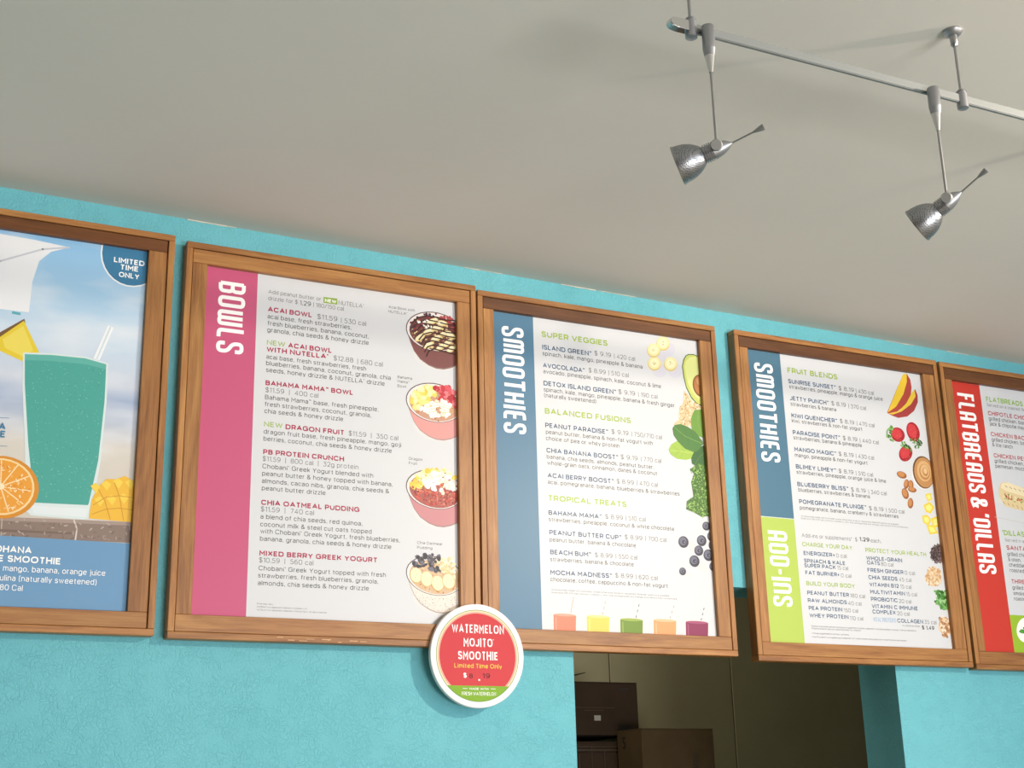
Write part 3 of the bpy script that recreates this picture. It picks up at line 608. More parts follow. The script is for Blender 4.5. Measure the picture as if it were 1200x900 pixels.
  ["E","d9b168",[1908,-2674,143,31,31,-167],0,360],
  ["E","f8ecc0",[1908,-2666,130,28,29,-155],0,360],
  ["S",["6b5a45"],9,12.0,[1908,-2666,99,5,0,-123],1.0],
  ["E","d9b168",[2154,-2743,145,26,25,-169],0,360],
  ["E","f8ecc0",[2154,-2735,131,24,23,-157],0,360],
  ["S",["6b5a45"],9,12.0,[2154,-2735,99,5,-1,-123],1.0],
  ["E","d9b168",[2408,-2823,143,40,44,-165],0,360],
  ["E","f8ecc0",[2408,-2815,130,36,41,-153],0,360],
  ["S",["6b5a45"],9,12.0,[2408,-2815,100,5,-1,-123],1.0],
  ["E","d9b168",[2665,-2769,141,49,56,-162],0,360],
  ["E","f8ecc0",[2665,-2761,128,45,52,-150],0,360],
  ["S",["6b5a45"],9,12.0,[2665,-2761,101,5,-1,-124],1.0],
 ],
}
PRINT['B3'] = {
 'colour_band': [
  ["BAND","4f7c9a",-1774],
 ],
 'heading_lettering': [
  ["H","SMOOTHIES",-2615,3368,2598,583,"ffffff"],
 ],
 'section_lettering': [
  ["T","SUPER VEGGIES",-1555,3231,1802,139,"9dba2c",1.6],
  ["T","BALANCED FUSIONS",-1536,1333,2330,135,"9dba2c",1.6],
  ["T","TROPICAL TREATS",-1524,-741,2081,129,"9dba2c",1.6],
 ],
 'item_lettering': [
  ["T","ISLAND GREEN™",-1549,2917,1335,116,"1b4a73",1.5],
  ["T","AVOCOLADA™",-1547,2464,1127,115,"1b4a73",1.5],
  ["T","DETOX ISLAND GREEN™",-1546,2021,1971,114,"1b4a73",1.5],
  ["T","PEANUT PARADISE™",-1536,997,1686,112,"1b4a73",1.5],
  ["T","CHIA BANANA BOOST™",-1524,396,1916,111,"1b4a73",1.5],
  ["T","ACAI BERRY BOOST™",-1518,-200,1759,109,"1b4a73",1.5],
  ["T","BAHAMA MAMA™",-1525,-1074,1395,107,"1b4a73",1.5],
  ["T","PEANUT BUTTER CUP™",-1521,-1529,1896,106,"1b4a73",1.5],
  ["T","BEACH BUM™",-1515,-1981,1060,106,"1b4a73",1.5],
  ["T","MOCHA MADNESS™",-1528,-2444,1601,105,"1b4a73",1.5],
 ],
 'price_lettering': [
  ["T","$ 9.19",-131,2947,459,112,"5c5c5c",0],
  ["T","| 420 cal",418,2941,589,112,"5c5c5c",0],
  ["T","$ 8.99",-311,2493,469,110,"5c5c5c",0],
  ["T","| 510 cal",237,2494,563,111,"5c5c5c",0],
  ["T","$ 9.19",488,2044,467,111,"5c5c5c",0],
  ["T","| 190 cal",1044,2036,547,111,"5c5c5c",0],
  ["T","$ 9.19",243,1021,467,108,"5c5c5c",0],
  ["T","| 750/710 cal",798,1016,854,109,"5c5c5c",0],
  ["T","$ 9.19",464,421,467,107,"5c5c5c",0],
  ["T","| 770 cal",1023,419,571,108,"5c5c5c",0],
  ["T","$ 8.99",319,-186,470,106,"5c5c5c",0],
  ["T","| 470 cal",873,-184,584,107,"5c5c5c",0],
  ["T","$ 8.99",-33,-1057,472,104,"5c5c5c",0],
  ["T","| 510 cal",516,-1054,550,104,"5c5c5c",0],
  ["T","$ 8.99",466,-1507,477,103,"5c5c5c",0],
  ["T","| 700 cal",1030,-1508,584,104,"5c5c5c",0],
  ["T","$ 8.99",-354,-1977,465,101,"5c5c5c",0],
  ["T","| 550 cal",200,-1975,582,102,"5c5c5c",0],
  ["T","$ 8.99",162,-2423,473,101,"5c5c5c",0],
  ["T","| 620 cal",717,-2430,588,102,"5c5c5c",0],
 ],
 'description_lettering': [
  ["T","spinach, kale, mango, pineapple & banana",-1547,2766,2755,103,"383838",0.4],
  ["T","avocado, pineapple, spinach, kale, coconut & lime",-1542,2321,3254,102,"383838",0.4],
  ["T","spinach, kale, mango, pineapple, banana & fresh ginger",-1544,1873,3621,101,"383838",0.4],
  ["T","(naturally sweetened)",-1539,1732,1392,101,"383838",0.4],
  ["T","peanut butter, banana & non-fat yogurt with",-1525,844,2905,99,"383838",0.4],
  ["T","choice of pea or whey protein",-1527,690,1970,99,"383838",0.4],
  ["T","banana, chia seeds, almonds, peanut butter,",-1522,250,2900,98,"383838",0.4],
  ["T","whole-grain oats, cinnamon, dates & coconut",-1514,104,2972,98,"383838",0.4],
  ["T","acai, pomegranate, banana, blueberries & strawberries",-1517,-350,3578,97,"383838",0.4],
  ["T","strawberries, pineapple, coconut & white chocolate",-1524,-1222,3372,95,"383838",0.4],
  ["T","peanut butter, banana & chocolate",-1521,-1688,2278,94,"383838",0.4],
  ["T","strawberries, banana & chocolate",-1521,-2139,2192,93,"383838",0.4],
  ["T","chocolate, coffee, cappuccino & non-fat yogurt",-1527,-2594,3103,93,"383838",0.4],
 ],
 'fine_print': [
  ["T","All smoothies made with turbinado unless otherwise noted or requested. Splenda® substitute available",-1515,-2798,3112,32,"5c5c5c",0.2],
  ["T","(subtracts 150-270 cal). Coconut, cranberry, kiwi, lime, pomegranate and orange juice flavors from concentrate.",-1517,-2861,3333,32,"5c5c5c",0.2],
 ],
 'printed_banana_slices': [
  ["E","d3d2de",[1976,3364,147,-121,-156,-151],0,360],
  ["E","d3d2de",[1691,3161,146,-120,-154,-149],0,360],
  ["E","d3d2de",[1690,2793,146,-120,-153,-148],0,360],
  ["E","d3d2de",[2160,2836,147,-121,-156,-149],0,360],
  ["E","d9c070",[1846,3500,194,56,24,-180],0,360],
  ["E","f1e3a8",[1847,3518,181,52,21,-162],0,360],
  ["E","f8efc6",[1847,3518,120,35,15,-110],0,360],
  ["S",["b59a4c","c9ad5a"],7,22.0,[1847,3518,60,8,-4,-54],1.5],
  ["E","d9c070",[1562,2943,192,54,24,-177],0,360],
  ["E","f1e3a8",[1563,2961,178,50,22,-160],0,360],
  ["E","f8efc6",[1563,2961,119,33,15,-109],0,360],
  ["S",["b59a4c","c9ad5a"],7,22.0,[1563,2961,60,7,-3,-54],1.5],
  ["E","d9c070",[1561,3284,192,55,24,-178],0,360],
  ["E","f1e3a8",[1562,3302,179,51,22,-161],0,360],
  ["E","f8efc6",[1562,3302,119,34,15,-109],0,360],
  ["S",["b59a4c","c9ad5a"],7,22.0,[1562,3302,60,8,-3,-54],1.5],
  ["E","d9c070",[2030,2986,194,54,23,-178],0,360],
  ["E","f1e3a8",[2032,3004,181,50,21,-161],0,360],
  ["E","f8efc6",[2032,3004,120,34,14,-109],0,360],
  ["S",["b59a4c","c9ad5a"],7,22.0,[2032,3004,60,8,-4,-54],1.5],
 ],
 'printed_avocado': [
  ["P","4c6b2a",[2580,3322,2734,3341,3034,3265,2933,1968,2736,2035,2578,2165,2446,2416,2384,2705,2363,2971,2417,3157,2492,3271]],
  ["P","c9d271",[2589,3299,2732,3317,3032,3234,2935,1998,2738,2065,2598,2197,2471,2434,2412,2723,2393,2974,2443,3145,2508,3252]],
  ["P","dde393",[2625,3243,2763,3276,3027,3173,2942,2088,2765,2186,2640,2320,2521,2514,2464,2745,2446,2966,2488,3121]],
  ["E","8a5a30",[2875,2525,224,67,48,-285],0,360],
  ["E","b67a48",[2883,2541,190,57,42,-251],0,360],
  ["E","cf9866",[2850,2642,81,25,17,-103],0,360],
 ],
 'printed_oats': [
  ["P","dcc59a",[2375,2349,2484,2243,2639,2084,2931,1939,2896,1494,2490,1423,2028,1434,2171,1594,2207,1860,2334,2020]],
  ["SP",["e8d5ae","f4e8cc","cfae7c","dcc294","b18d5c"],300,41.0,[2375,2349,2484,2243,2639,2084,2931,1939,2896,1494,2490,1423,2028,1434,2171,1594,2207,1860,2334,2020],1.5],
 ],
 'printed_spinach': [
  ["P","6f9a3c",[2521,1616,2639,1863,2912,1922,3020,1580,2920,1161,2722,1200,2532,1326]],
  ["L","8fb55a",7.3,[2774,1877,2718,1578,2823,1210]],
  ["P","9fc04a",[1819,767,1911,919,2081,1021,2348,1076,2560,808,2546,635,2311,562,2049,566,1877,659]],
  ["L","c6db7a",9.7,[1867,758,2129,768,2522,747]],
  ["L","7da035",7.3,[1972,868,2129,768,1989,641]],
  ["L","7da035",7.3,[2174,944,2260,766,2149,598]],
  ["P","35662f",[2463,627,2560,808,2769,944,3046,1057,2994,416,2629,413,2469,484]],
  ["L","5d8a48",9.7,[3039,969,2680,647,2531,433]],
  ["P","4b7d38",[1972,1327,2044,1421,2211,1462,2406,1415,2631,1307,2814,1093,2842,1023,2660,818,2557,779,2298,841,2112,996,1993,1156]],
  ["L","7fae58",12.1,[2023,1361,2321,1160,2808,1020]],
  ["L","376a2c",7.3,[2228,1238,2251,1096]],
  ["L","376a2c",7.3,[2419,1141,2386,921]],
  ["L","376a2c",7.3,[2273,1401,2390,1196]],
  ["L","376a2c",7.3,[2499,1323,2580,1084]],
 ],
 'printed_kale': [
  ["P","4a7530",[2392,335,2669,502,2997,445,2967,-751,2664,-829,2443,-733,2221,-666,2251,-468,2456,-339,2418,25,2516,232]],
  ["SP",["4f7d2c","6f9c3c","8fb955","36611f","a9cb70"],420,39.0,[2392,335,2669,502,2997,445,2967,-751,2664,-829,2443,-733,2221,-666,2251,-468,2456,-339,2418,25,2516,232],1],
  ["SP",["2c5018","a9cb70"],120,24.0,[2423,309,2994,416,2936,-725,2667,-801,2255,-635,2473,-338,2435,26],1.0],
 ],
 'printed_blueberries': [
  ["E","dedad8",[2300,-1561,134,-93,-93,-93],0,360],
  ["E","dedad8",[2586,-2037,135,-93,-94,-92],0,360],
  ["E","dedad8",[2127,-2253,92,-64,-64,-63],0,360],
  ["E","3a3b49",[2907,-1287,126,36,29,-121],0,360],
  ["E","6a6c80",[2891,-1270,89,25,20,-84],0,360],
  ["E","2a2a36",[2914,-1286,44,3,-3,-41],0,360],
  ["E","8a8ca0",[2924,-1288,17,1,-1,-17],0,360],
  ["E","3a3b49",[2922,-1508,120,34,28,-115],0,360],
  ["E","6a6c80",[2906,-1492,84,24,19,-80],0,360],
  ["E","2a2a36",[2929,-1508,42,3,-3,-39],0,360],
  ["E","8a8ca0",[2938,-1510,17,1,-1,-16],0,360],
  ["E","3a3b49",[2769,-1043,109,32,25,-105],0,360],
  ["E","6a6c80",[2755,-1028,76,22,17,-73],0,360],
  ["E","2a2a36",[2775,-1042,38,3,-3,-35],0,360],
  ["E","8a8ca0",[2784,-1044,15,1,-1,-15],0,360],
  ["E","3a3b49",[2609,-1409,133,38,31,-129],0,360],
  ["E","6a6c80",[2593,-1390,94,27,22,-89],0,360],
  ["E","2a2a36",[2617,-1408,46,3,-3,-43],0,360],
  ["E","8a8ca0",[2628,-1410,18,1,-1,-18],0,360],
  ["E","3a3b49",[2506,-1658,124,35,29,-120],0,360],
  ["E","6a6c80",[2490,-1641,87,25,20,-83],0,360],
  ["E","2a2a36",[2513,-1658,43,3,-3,-40],0,360],
  ["E","8a8ca0",[2523,-1659,17,1,-1,-17],0,360],
  ["E","3a3b49",[2778,-1752,142,40,33,-136],0,360],
  ["E","6a6c80",[2760,-1732,100,28,23,-94],0,360],
  ["E","2a2a36",[2786,-1751,49,3,-4,-46],0,360],
  ["E","8a8ca0",[2797,-1753,20,1,-2,-19],0,360],
  ["E","3a3b49",[2896,-2020,114,31,26,-109],0,360],
  ["E","6a6c80",[2882,-2004,80,22,18,-75],0,360],
  ["E","2a2a36",[2903,-2020,39,2,-3,-36],0,360],
  ["E","8a8ca0",[2912,-2021,16,1,-1,-15],0,360],
  ["E","3a3b49",[2087,-1475,140,40,33,-136],0,360],
  ["E","6a6c80",[2070,-1456,98,28,23,-94],0,360],
  ["E","2a2a36",[2095,-1475,48,3,-3,-45],0,360],
  ["E","8a8ca0",[2107,-1477,19,1,-1,-19],0,360],
  ["E","3a3b49",[2363,-1919,140,39,33,-135],0,360],
  ["E","6a6c80",[2345,-1899,99,28,23,-94],0,360],
  ["E","2a2a36",[2371,-1918,49,3,-3,-45],0,360],
  ["E","8a8ca0",[2382,-1920,19,1,-1,-19],0,360],
  ["E","3a3b49",[2011,-2183,91,25,22,-89],0,360],
  ["E","6a6c80",[1999,-2170,64,18,15,-61],0,360],
  ["E","2a2a36",[2016,-2183,32,2,-2,-30],0,360],
  ["E","8a8ca0",[2023,-2184,13,1,-1,-13],0,360],
 ],
 'printed_red_smoothie': [
  ["L","c9a890",16.7,[-1041,-3290,-1027,-3234]],
  ["L","c9a890",16.7,[-1026,-3228,-1013,-3172]],
  ["L","c9a890",16.7,[-1011,-3166,-998,-3110]],
  ["L","c9a890",16.7,[-997,-3104,-984,-3048]],
  ["L","c9a890",16.7,[-982,-3042,-969,-2986]],
  ["L","c9a890",16.7,[-967,-2979,-954,-2923]],
  ["P","e9e2dc",[-1505,-3292,-889,-3295,-932,-4017,-1509,-4035]],
  ["P","ee7f63",[-1483,-3339,-907,-3344,-948,-4018,-1493,-4034]],
  ["E","f4a08a",[-1198,-3338,279,-2,-3,-31],0,360],
  ["L","f4a08a",26.7,[-1422,-3393,-1428,-3963]],
 ],
 'printed_yellow_smoothie': [
  ["L","c9a850",16.7,[-221,-3292,-204,-3236]],
  ["L","c9a850",16.7,[-184,-3167,-168,-3110]],
  ["L","c9a850",16.7,[-148,-3041,-132,-2984]],
  ["P","e9e2dc",[-655,-3292,-24,-3295,-73,-3991,-664,-4009]],
  ["P","f0cd5a",[-633,-3341,-43,-3346,-89,-3992,-648,-4009]],
  ["E","f6e08c",[-341,-3340,285,-2,-3,-32],0,360],
  ["L","f6e08c",26.7,[-571,-3394,-580,-3937]],
 ],
 'printed_green_smoothie': [
  ["L","4a4a30",16.7,[658,-3329,677,-3271]],
  ["L","4a4a30",16.7,[702,-3199,721,-3141]],
  ["L","4a4a30",16.7,[746,-3069,766,-3011]],
  ["P","e9e2dc",[217,-3328,863,-3332,812,-3965,206,-3983]],
  ["P","6f8d2c",[239,-3377,843,-3383,795,-3965,222,-3982]],
  ["E","9ab050",[538,-3377,292,-2,-4,-32],0,360],
  ["L","9ab050",26.7,[302,-3432,292,-3910]],
 ],
 'printed_orange_smoothie': [
  ["L","b0a898",16.7,[1577,-3311,1603,-3255]],
  ["L","b0a898",16.7,[1635,-3186,1661,-3129]],
  ["L","b0a898",16.7,[1692,-3059,1718,-3002]],
  ["P","e9e2dc",[1109,-3311,1771,-3315,1714,-3938,1093,-3956]],
  ["P","eda06a",[1131,-3361,1750,-3366,1697,-3938,1110,-3956]],
  ["E","f3bd94",[1437,-3360,299,-2,-4,-33],0,360],
  ["L","f3bd94",26.7,[1195,-3416,1182,-3882]],
 ],
 'printed_purple_smoothie': [
  ["L","202020",16.7,[2444,-3322,2464,-3267]],
  ["L","202020",16.7,[2489,-3199,2509,-3143]],
  ["L","202020",16.7,[2533,-3076,2554,-3020]],
  ["P","e9e2dc",[1986,-3321,2664,-3324,2604,-3911,1968,-3930]],
  ["P","8c2f58",[2009,-3371,2642,-3377,2586,-3911,1985,-3929]],
  ["E","a85578",[2322,-3370,307,-2,-5,-33],0,360],
  ["L","a85578",26.7,[2074,-3427,2059,-3855]],
 ],
}
PRINT['B4'] = {
 'colour_band': [
  ["BAND","4d7890",-1815,None,-629],
  ["BAND","b3ca5c",-1815,-645,None],
 ],
 'heading_lettering': [
  ["H","SMOOTHIES",-2671,3404,2615,595,"ffffff"],
  ["H","ADD-INS",-2662,-973,1871,586,"ffffff"],
 ],
 'section_lettering': [
  ["T","FRUIT BLENDS",-1612,3248,1627,143,"97b524",1.6],
  ["T","CHARGE YOUR DAY",-1630,-1309,1575,105,"97b524",1.2],
  ["T","BUILD YOUR BODY",-1610,-2288,1518,103,"97b524",1.2],
  ["T","PROTECT YOUR HEALTH",366,-1337,2020,107,"97b524",1.2],
 ],
 'item_lettering': [
  ["T","SUNRISE SUNSET™",-1617,2960,1548,115,"1b4a73",1.5],
  ["T","JETTY PUNCH™",-1611,2503,1252,114,"1b4a73",1.5],
  ["T","KIWI QUENCHER™",-1612,2037,1476,113,"1b4a73",1.5],
  ["T","PARADISE POINT™",-1615,1586,1523,112,"1b4a73",1.5],
  ["T","MANGO MAGIC™",-1612,1140,1337,111,"1b4a73",1.5],
  ["T","BLIMEY LIMEY™",-1614,688,1284,110,"1b4a73",1.5],
  ["T","BLUEBERRY BLISS™",-1616,229,1624,110,"1b4a73",1.5],
  ["T","POMEGRANATE PLUNGE™",-1608,-220,2148,109,"1b4a73",1.5],
  ["T","ENERGIZER+",-1613,-1529,978,98,"1b4a73",1.3],
  ["T","SPINACH & KALE",-1617,-1719,1287,97,"1b4a73",1.3],
  ["T","SUPER PACK",-1622,-1839,975,97,"1b4a73",1.3],
  ["T","FAT BURNER+",-1610,-2020,1062,97,"1b4a73",1.3],
  ["T","PEANUT BUTTER",-1607,-2518,1297,96,"1b4a73",1.3],
  ["T","RAW ALMONDS",-1611,-2705,1211,95,"1b4a73",1.3],
  ["T","PEA PROTEIN",-1604,-2894,1039,95,"1b4a73",1.3],
  ["T","WHEY PROTEIN",-1603,-3073,1212,95,"1b4a73",1.3],
  ["T","WHOLE-GRAIN",366,-1539,1178,100,"1b4a73",1.3],
  ["T","OATS",376,-1658,415,100,"1b4a73",1.3],
  ["T","FRESH GINGER",369,-1849,1175,99,"1b4a73",1.3],
  ["T","CHIA SEEDS",375,-2032,945,99,"1b4a73",1.3],
  ["T","VITAMIN B12",381,-2215,957,99,"1b4a73",1.3],
  ["T","MULTIVITAMIN",383,-2400,1136,98,"1b4a73",1.3],
  ["T","PROBIOTIC",384,-2585,867,98,"1b4a73",1.3],
  ["T","VITAMIN C IMMUNE",386,-2766,1507,98,"1b4a73",1.3],
  ["T","COMPLEX",394,-2903,748,97,"1b4a73",1.3],
  ["T","COLLAGEN",1171,-3100,850,98,"1b4a73",1.3],
  ["T","VITAL PROTEINS",384,-3110,738,114,"86abd0",1],
 ],
 'price_lettering': [
  ["T","$ 8.19",20,2959,508,112,"5c5c5c",0.2],
  ["T","| 430 cal",597,2951,603,113,"5c5c5c",0.2],
  ["T","$ 8.19",-269,2510,476,111,"5c5c5c",0.2],
  ["T","| 370 cal",294,2495,583,111,"5c5c5c",0.2],
  ["T","$ 8.19",-46,2050,471,110,"5c5c5c",0.2],
  ["T","| 470 cal",513,2043,591,111,"5c5c5c",0.2],
  ["T","$ 8.19",-3,1595,476,109,"5c5c5c",0.2],
  ["T","| 440 cal",558,1585,630,110,"5c5c5c",0.2],
  ["T","$ 8.19",-194,1151,489,108,"5c5c5c",0.2],
  ["T","| 430 cal",370,1144,602,109,"5c5c5c",0.2],
  ["T","$ 8.19",-249,689,480,107,"5c5c5c",0.2],
  ["T","| 510 cal",312,679,566,108,"5c5c5c",0.2],
  ["T","$ 8.19",99,225,479,106,"5c5c5c",0.2],
  ["T","| 340 cal",668,209,602,107,"5c5c5c",0.2],
  ["T","$ 8.19",628,-229,477,106,"5c5c5c",0.2],
  ["T","| 500 cal",1193,-240,612,107,"5c5c5c",0.2],
  ["T","Add-ins or supplements*  $",-1622,-1080,1754,98,"5c5c5c",0],
  ["T","each.",572,-1076,339,101,"5c5c5c",0],
  ["T","0 cal",-594,-1533,329,99,"5c5c5c",0],
  ["T","15 cal",-597,-1843,345,98,"5c5c5c",0],
  ["T","0 cal",-503,-2032,328,98,"5c5c5c",0],
  ["T","180 cal",-270,-2529,473,97,"5c5c5c",0],
  ["T","40 cal",-361,-2723,421,97,"5c5c5c",0],
  ["T","150 cal",-516,-2905,448,96,"5c5c5c",0],
  ["T","110 cal",-352,-3096,420,96,"5c5c5c",0],
  ["T","80 cal",832,-1670,406,100,"5c5c5c",0],
  ["T","0 cal",1587,-1853,342,101,"5c5c5c",0],
  ["T","45 cal",1372,-2039,410,100,"5c5c5c",0],
  ["T","15 cal",1390,-2220,366,100,"5c5c5c",0],
  ["T","15 cal",1562,-2407,353,100,"5c5c5c",0],
  ["T","20 cal",1293,-2599,408,99,"5c5c5c",0],
  ["T","20 cal",1184,-2918,415,98,"5c5c5c",0],
  ["T","35 cal",2066,-3101,401,99,"5c5c5c",0],
  ["T","1.29",207,-1065,323,104,"303030",1.2],
  ["T","$ 1.49",1960,-3247,408,95,"303030",1.2],
 ],
 'description_lettering': [
  ["T","strawberries, pineapple, mango & orange juice",-1603,2821,3091,104,"303030",0.5],
  ["T","strawberries & banana",-1604,2353,1470,103,"303030",0.5],
  ["T","kiwi, strawberries & non-fat yogurt",-1613,1904,2291,102,"303030",0.5],
  ["T","strawberries, banana & pineapple",-1610,1454,2214,101,"303030",0.5],
  ["T","mango, pineapple & non-fat yogurt",-1613,991,2349,101,"303030",0.5],
  ["T","strawberries, pineapple, orange juice & lime",-1607,548,2900,100,"303030",0.5],
  ["T","blueberries, strawberries & banana",-1600,89,2295,99,"303030",0.5],
  ["T","pomegranate, banana, cranberry & strawberries",-1603,-374,3187,98,"303030",0.5],
 ],
 'fine_print': [
  ["T","All smoothies made with turbinado unless otherwise noted or requested. Splenda® substitute available",-1592,-559,3150,36,"5c5c5c",0.2],
  ["T","(subtracts 150-270 cal). Coconut, cranberry, kiwi, lime, pomegranate and orange juice flavors from concentrate.",-1598,-618,3467,36,"5c5c5c",0.2],
  ["T","*Consult a physician before starting any supplement program, especially if you are pregnant, nursing or taking medications.",-1581,-3308,3341,36,"303030",0.2],
  ["T","These products are not recommended for children.",-1579,-3366,1541,36,"303030",0.2],
  ["T","+These supplements contain caffeine.",-1584,-3483,1155,36,"303030",0.2],
  ["T","Vital Proteins® is a registered trademark of Vital Proteins and used with Vital Proteins permission.",-1586,-3570,3002,36,"303030",0.2],
  ["T","for additional charge:",1320,-3189,583,37,"303030",0.2],
 ],
 'printed_mango_slices': [
  ["P","b0453a",[2308,3682,2442,3698,2542,3553,2557,3327,2495,3092,2296,2812,1903,2545,1621,2483,1593,2512]],
  ["P","e9c637",[2308,3682,2434,3697,2410,3472,2237,3095,1926,2707,1608,2507]],
  ["P","a63d3c",[2676,3292,2740,3120,2719,2923,2553,2663,2288,2474,1961,2398,1770,2435,1614,2489,1943,2549,2291,2779]],
  ["P","e6c440",[2651,3279,2662,3079,2458,2830,2108,2599,1775,2468,1629,2490,1988,2586,2301,2845,2548,3179]],
 ],
 'printed_strawberries': [
  ["E","a8202c",[1876,1923,150,-150,-192,-136],0,360],
  ["E","cf3b43",[1847,1946,108,-108,-138,-98],0,360],
  ["S",["e8b070"],26,12.0,[1876,1923,120,-120,-154,-109],1.0],
  ["E","a8202c",[2426,2058,219,76,70,-259],0,360],
  ["E","cf3b43",[2398,2080,157,55,51,-187],0,360],
  ["S",["e8b070"],26,12.0,[2426,2058,175,61,56,-207],1.0],
  ["E","a8202c",[2079,1423,216,-27,-105,-227],0,360],
  ["E","cf3b43",[2051,1446,155,-19,-76,-164],0,360],
  ["S",["e8b070"],26,12.0,[2079,1423,173,-22,-84,-182],1.0],
  ["SP",["5f9440","86b565","3d6d2a"],26,53.0,[1476,1931,1616,2166,1766,2118,1621,1914,1708,1702,1521,1747],2],
  ["SP",["4c7a36","2f4d25","6c9a50"],24,53.0,[2273,1820,2720,1896,2707,1672,2439,1599,2235,1690],2],
  ["SP",["5f9440","86b565","2f4d25"],24,53.0,[1877,1656,2029,1765,2347,1511,1967,1601],2],
 ],
 'printed_peanut_butter': [
  ["E","efe9e4",[2621,904,402,100,50,-405],0,360],
  ["E","6b4a30",[2628,952,371,92,54,-440],0,360],
  ["E","c08d58",[2650,948,340,85,50,-406],0,360],
  ["E","d9ad78",[2655,985,247,62,34,-278],0,360],
  ["E","b5834f",[2668,968,185,46,26,-215],0,360],
  ["E","dcb27e",[2679,993,154,38,22,-180],0,360],
  ["E","b5834f",[2691,970,93,23,14,-116],0,360],
  ["E","e3be8d",[2695,994,62,15,10,-81],0,360],
 ],
 'printed_almonds': [
  ["E","9c5f30",[1858,814,155,-47,-59,-86],0,360],
  ["E","c78a55",[1845,831,109,-33,-43,-62],0,360],
  ["E","9c5f30",[1980,575,89,1,-33,-132],0,360],
  ["E","c78a55",[1968,592,62,1,-24,-95],0,360],
  ["E","9c5f30",[2135,565,91,14,-4,-130],0,360],
  ["E","c78a55",[2123,581,64,10,-3,-94],0,360],
  ["E","9c5f30",[2162,436,142,-19,-33,-71],0,360],
  ["E","c78a55",[2149,453,99,-13,-24,-51],0,360],
  ["E","9c5f30",[1905,310,111,36,39,-142],0,360],
  ["E","c78a55",[1893,326,78,25,28,-103],0,360],
  ["E","9c5f30",[2048,62,98,7,-20,-142],0,360],
  ["E","c78a55",[2036,78,68,5,-15,-103],0,360],
 ],
 'printed_pineapple': [
  ["P","ead24a",[2599,353,2795,398,2821,222,2644,149]],
  ["P","f5e787",[2646,324,2763,351,2779,245,2673,201]],
  ["P","ead24a",[2494,49,2721,155,2866,17,2709,-172,2528,-126]],
  ["P","f5e787",[2562,23,2698,86,2785,4,2691,-109,2582,-82]],
  ["P","ead24a",[2397,-253,2591,-210,2705,-348,2584,-504,2409,-428]],
  ["P","f5e787",[2453,-291,2569,-265,2638,-348,2565,-442,2460,-396]],
  ["P","ead24a",[2714,-289,2968,-212,2960,-507,2727,-552]],
  ["P","f5e787",[2765,-329,2917,-283,2913,-460,2773,-488]],
  ["P","ead24a",[2513,-479,2774,-490,2895,-688,2587,-737]],
  ["P","f5e787",[2585,-527,2741,-534,2813,-652,2629,-682]],
 ],
 'printed_chia': [
  ["E","4a3a3c",[2832,-1235,281,-22,-92,-245],0,360],
  ["S",["4a3a3c","6c5a5a","2c2224","8a7674"],220,42.0,[2832,-1235,308,-24,-100,-266],1.0],
 ],
 'printed_oats': [
  ["E","d9b890",[2546,-1862,247,13,-38,-252],0,360],
  ["S",["d9b48a","f0dfc4","c29a6c","eac9a0"],170,55.0,[2546,-1862,274,14,-41,-273],1.5],
 ],
 'printed_spinach': [
  ["P","4a8038",[2513,-2212,2748,-2227,3014,-2267,3086,-2680,2774,-2719,2500,-2524,2621,-2389]],
  ["SP",["4f8a3e","2f6428","78b060","9cc98a"],110,85.0,[2513,-2212,2748,-2227,3014,-2267,3086,-2680,2774,-2719,2500,-2524,2621,-2389],1.6],
 ],
 'printed_walnuts': [
  ["E","c99f78",[2755,-3141,205,34,19,-241],0,360],
  ["S",["c79c74","e6ccaa","a5754e","f0dfc8"],80,85.0,[2755,-3141,233,39,20,-261],1.2],
 ],
}
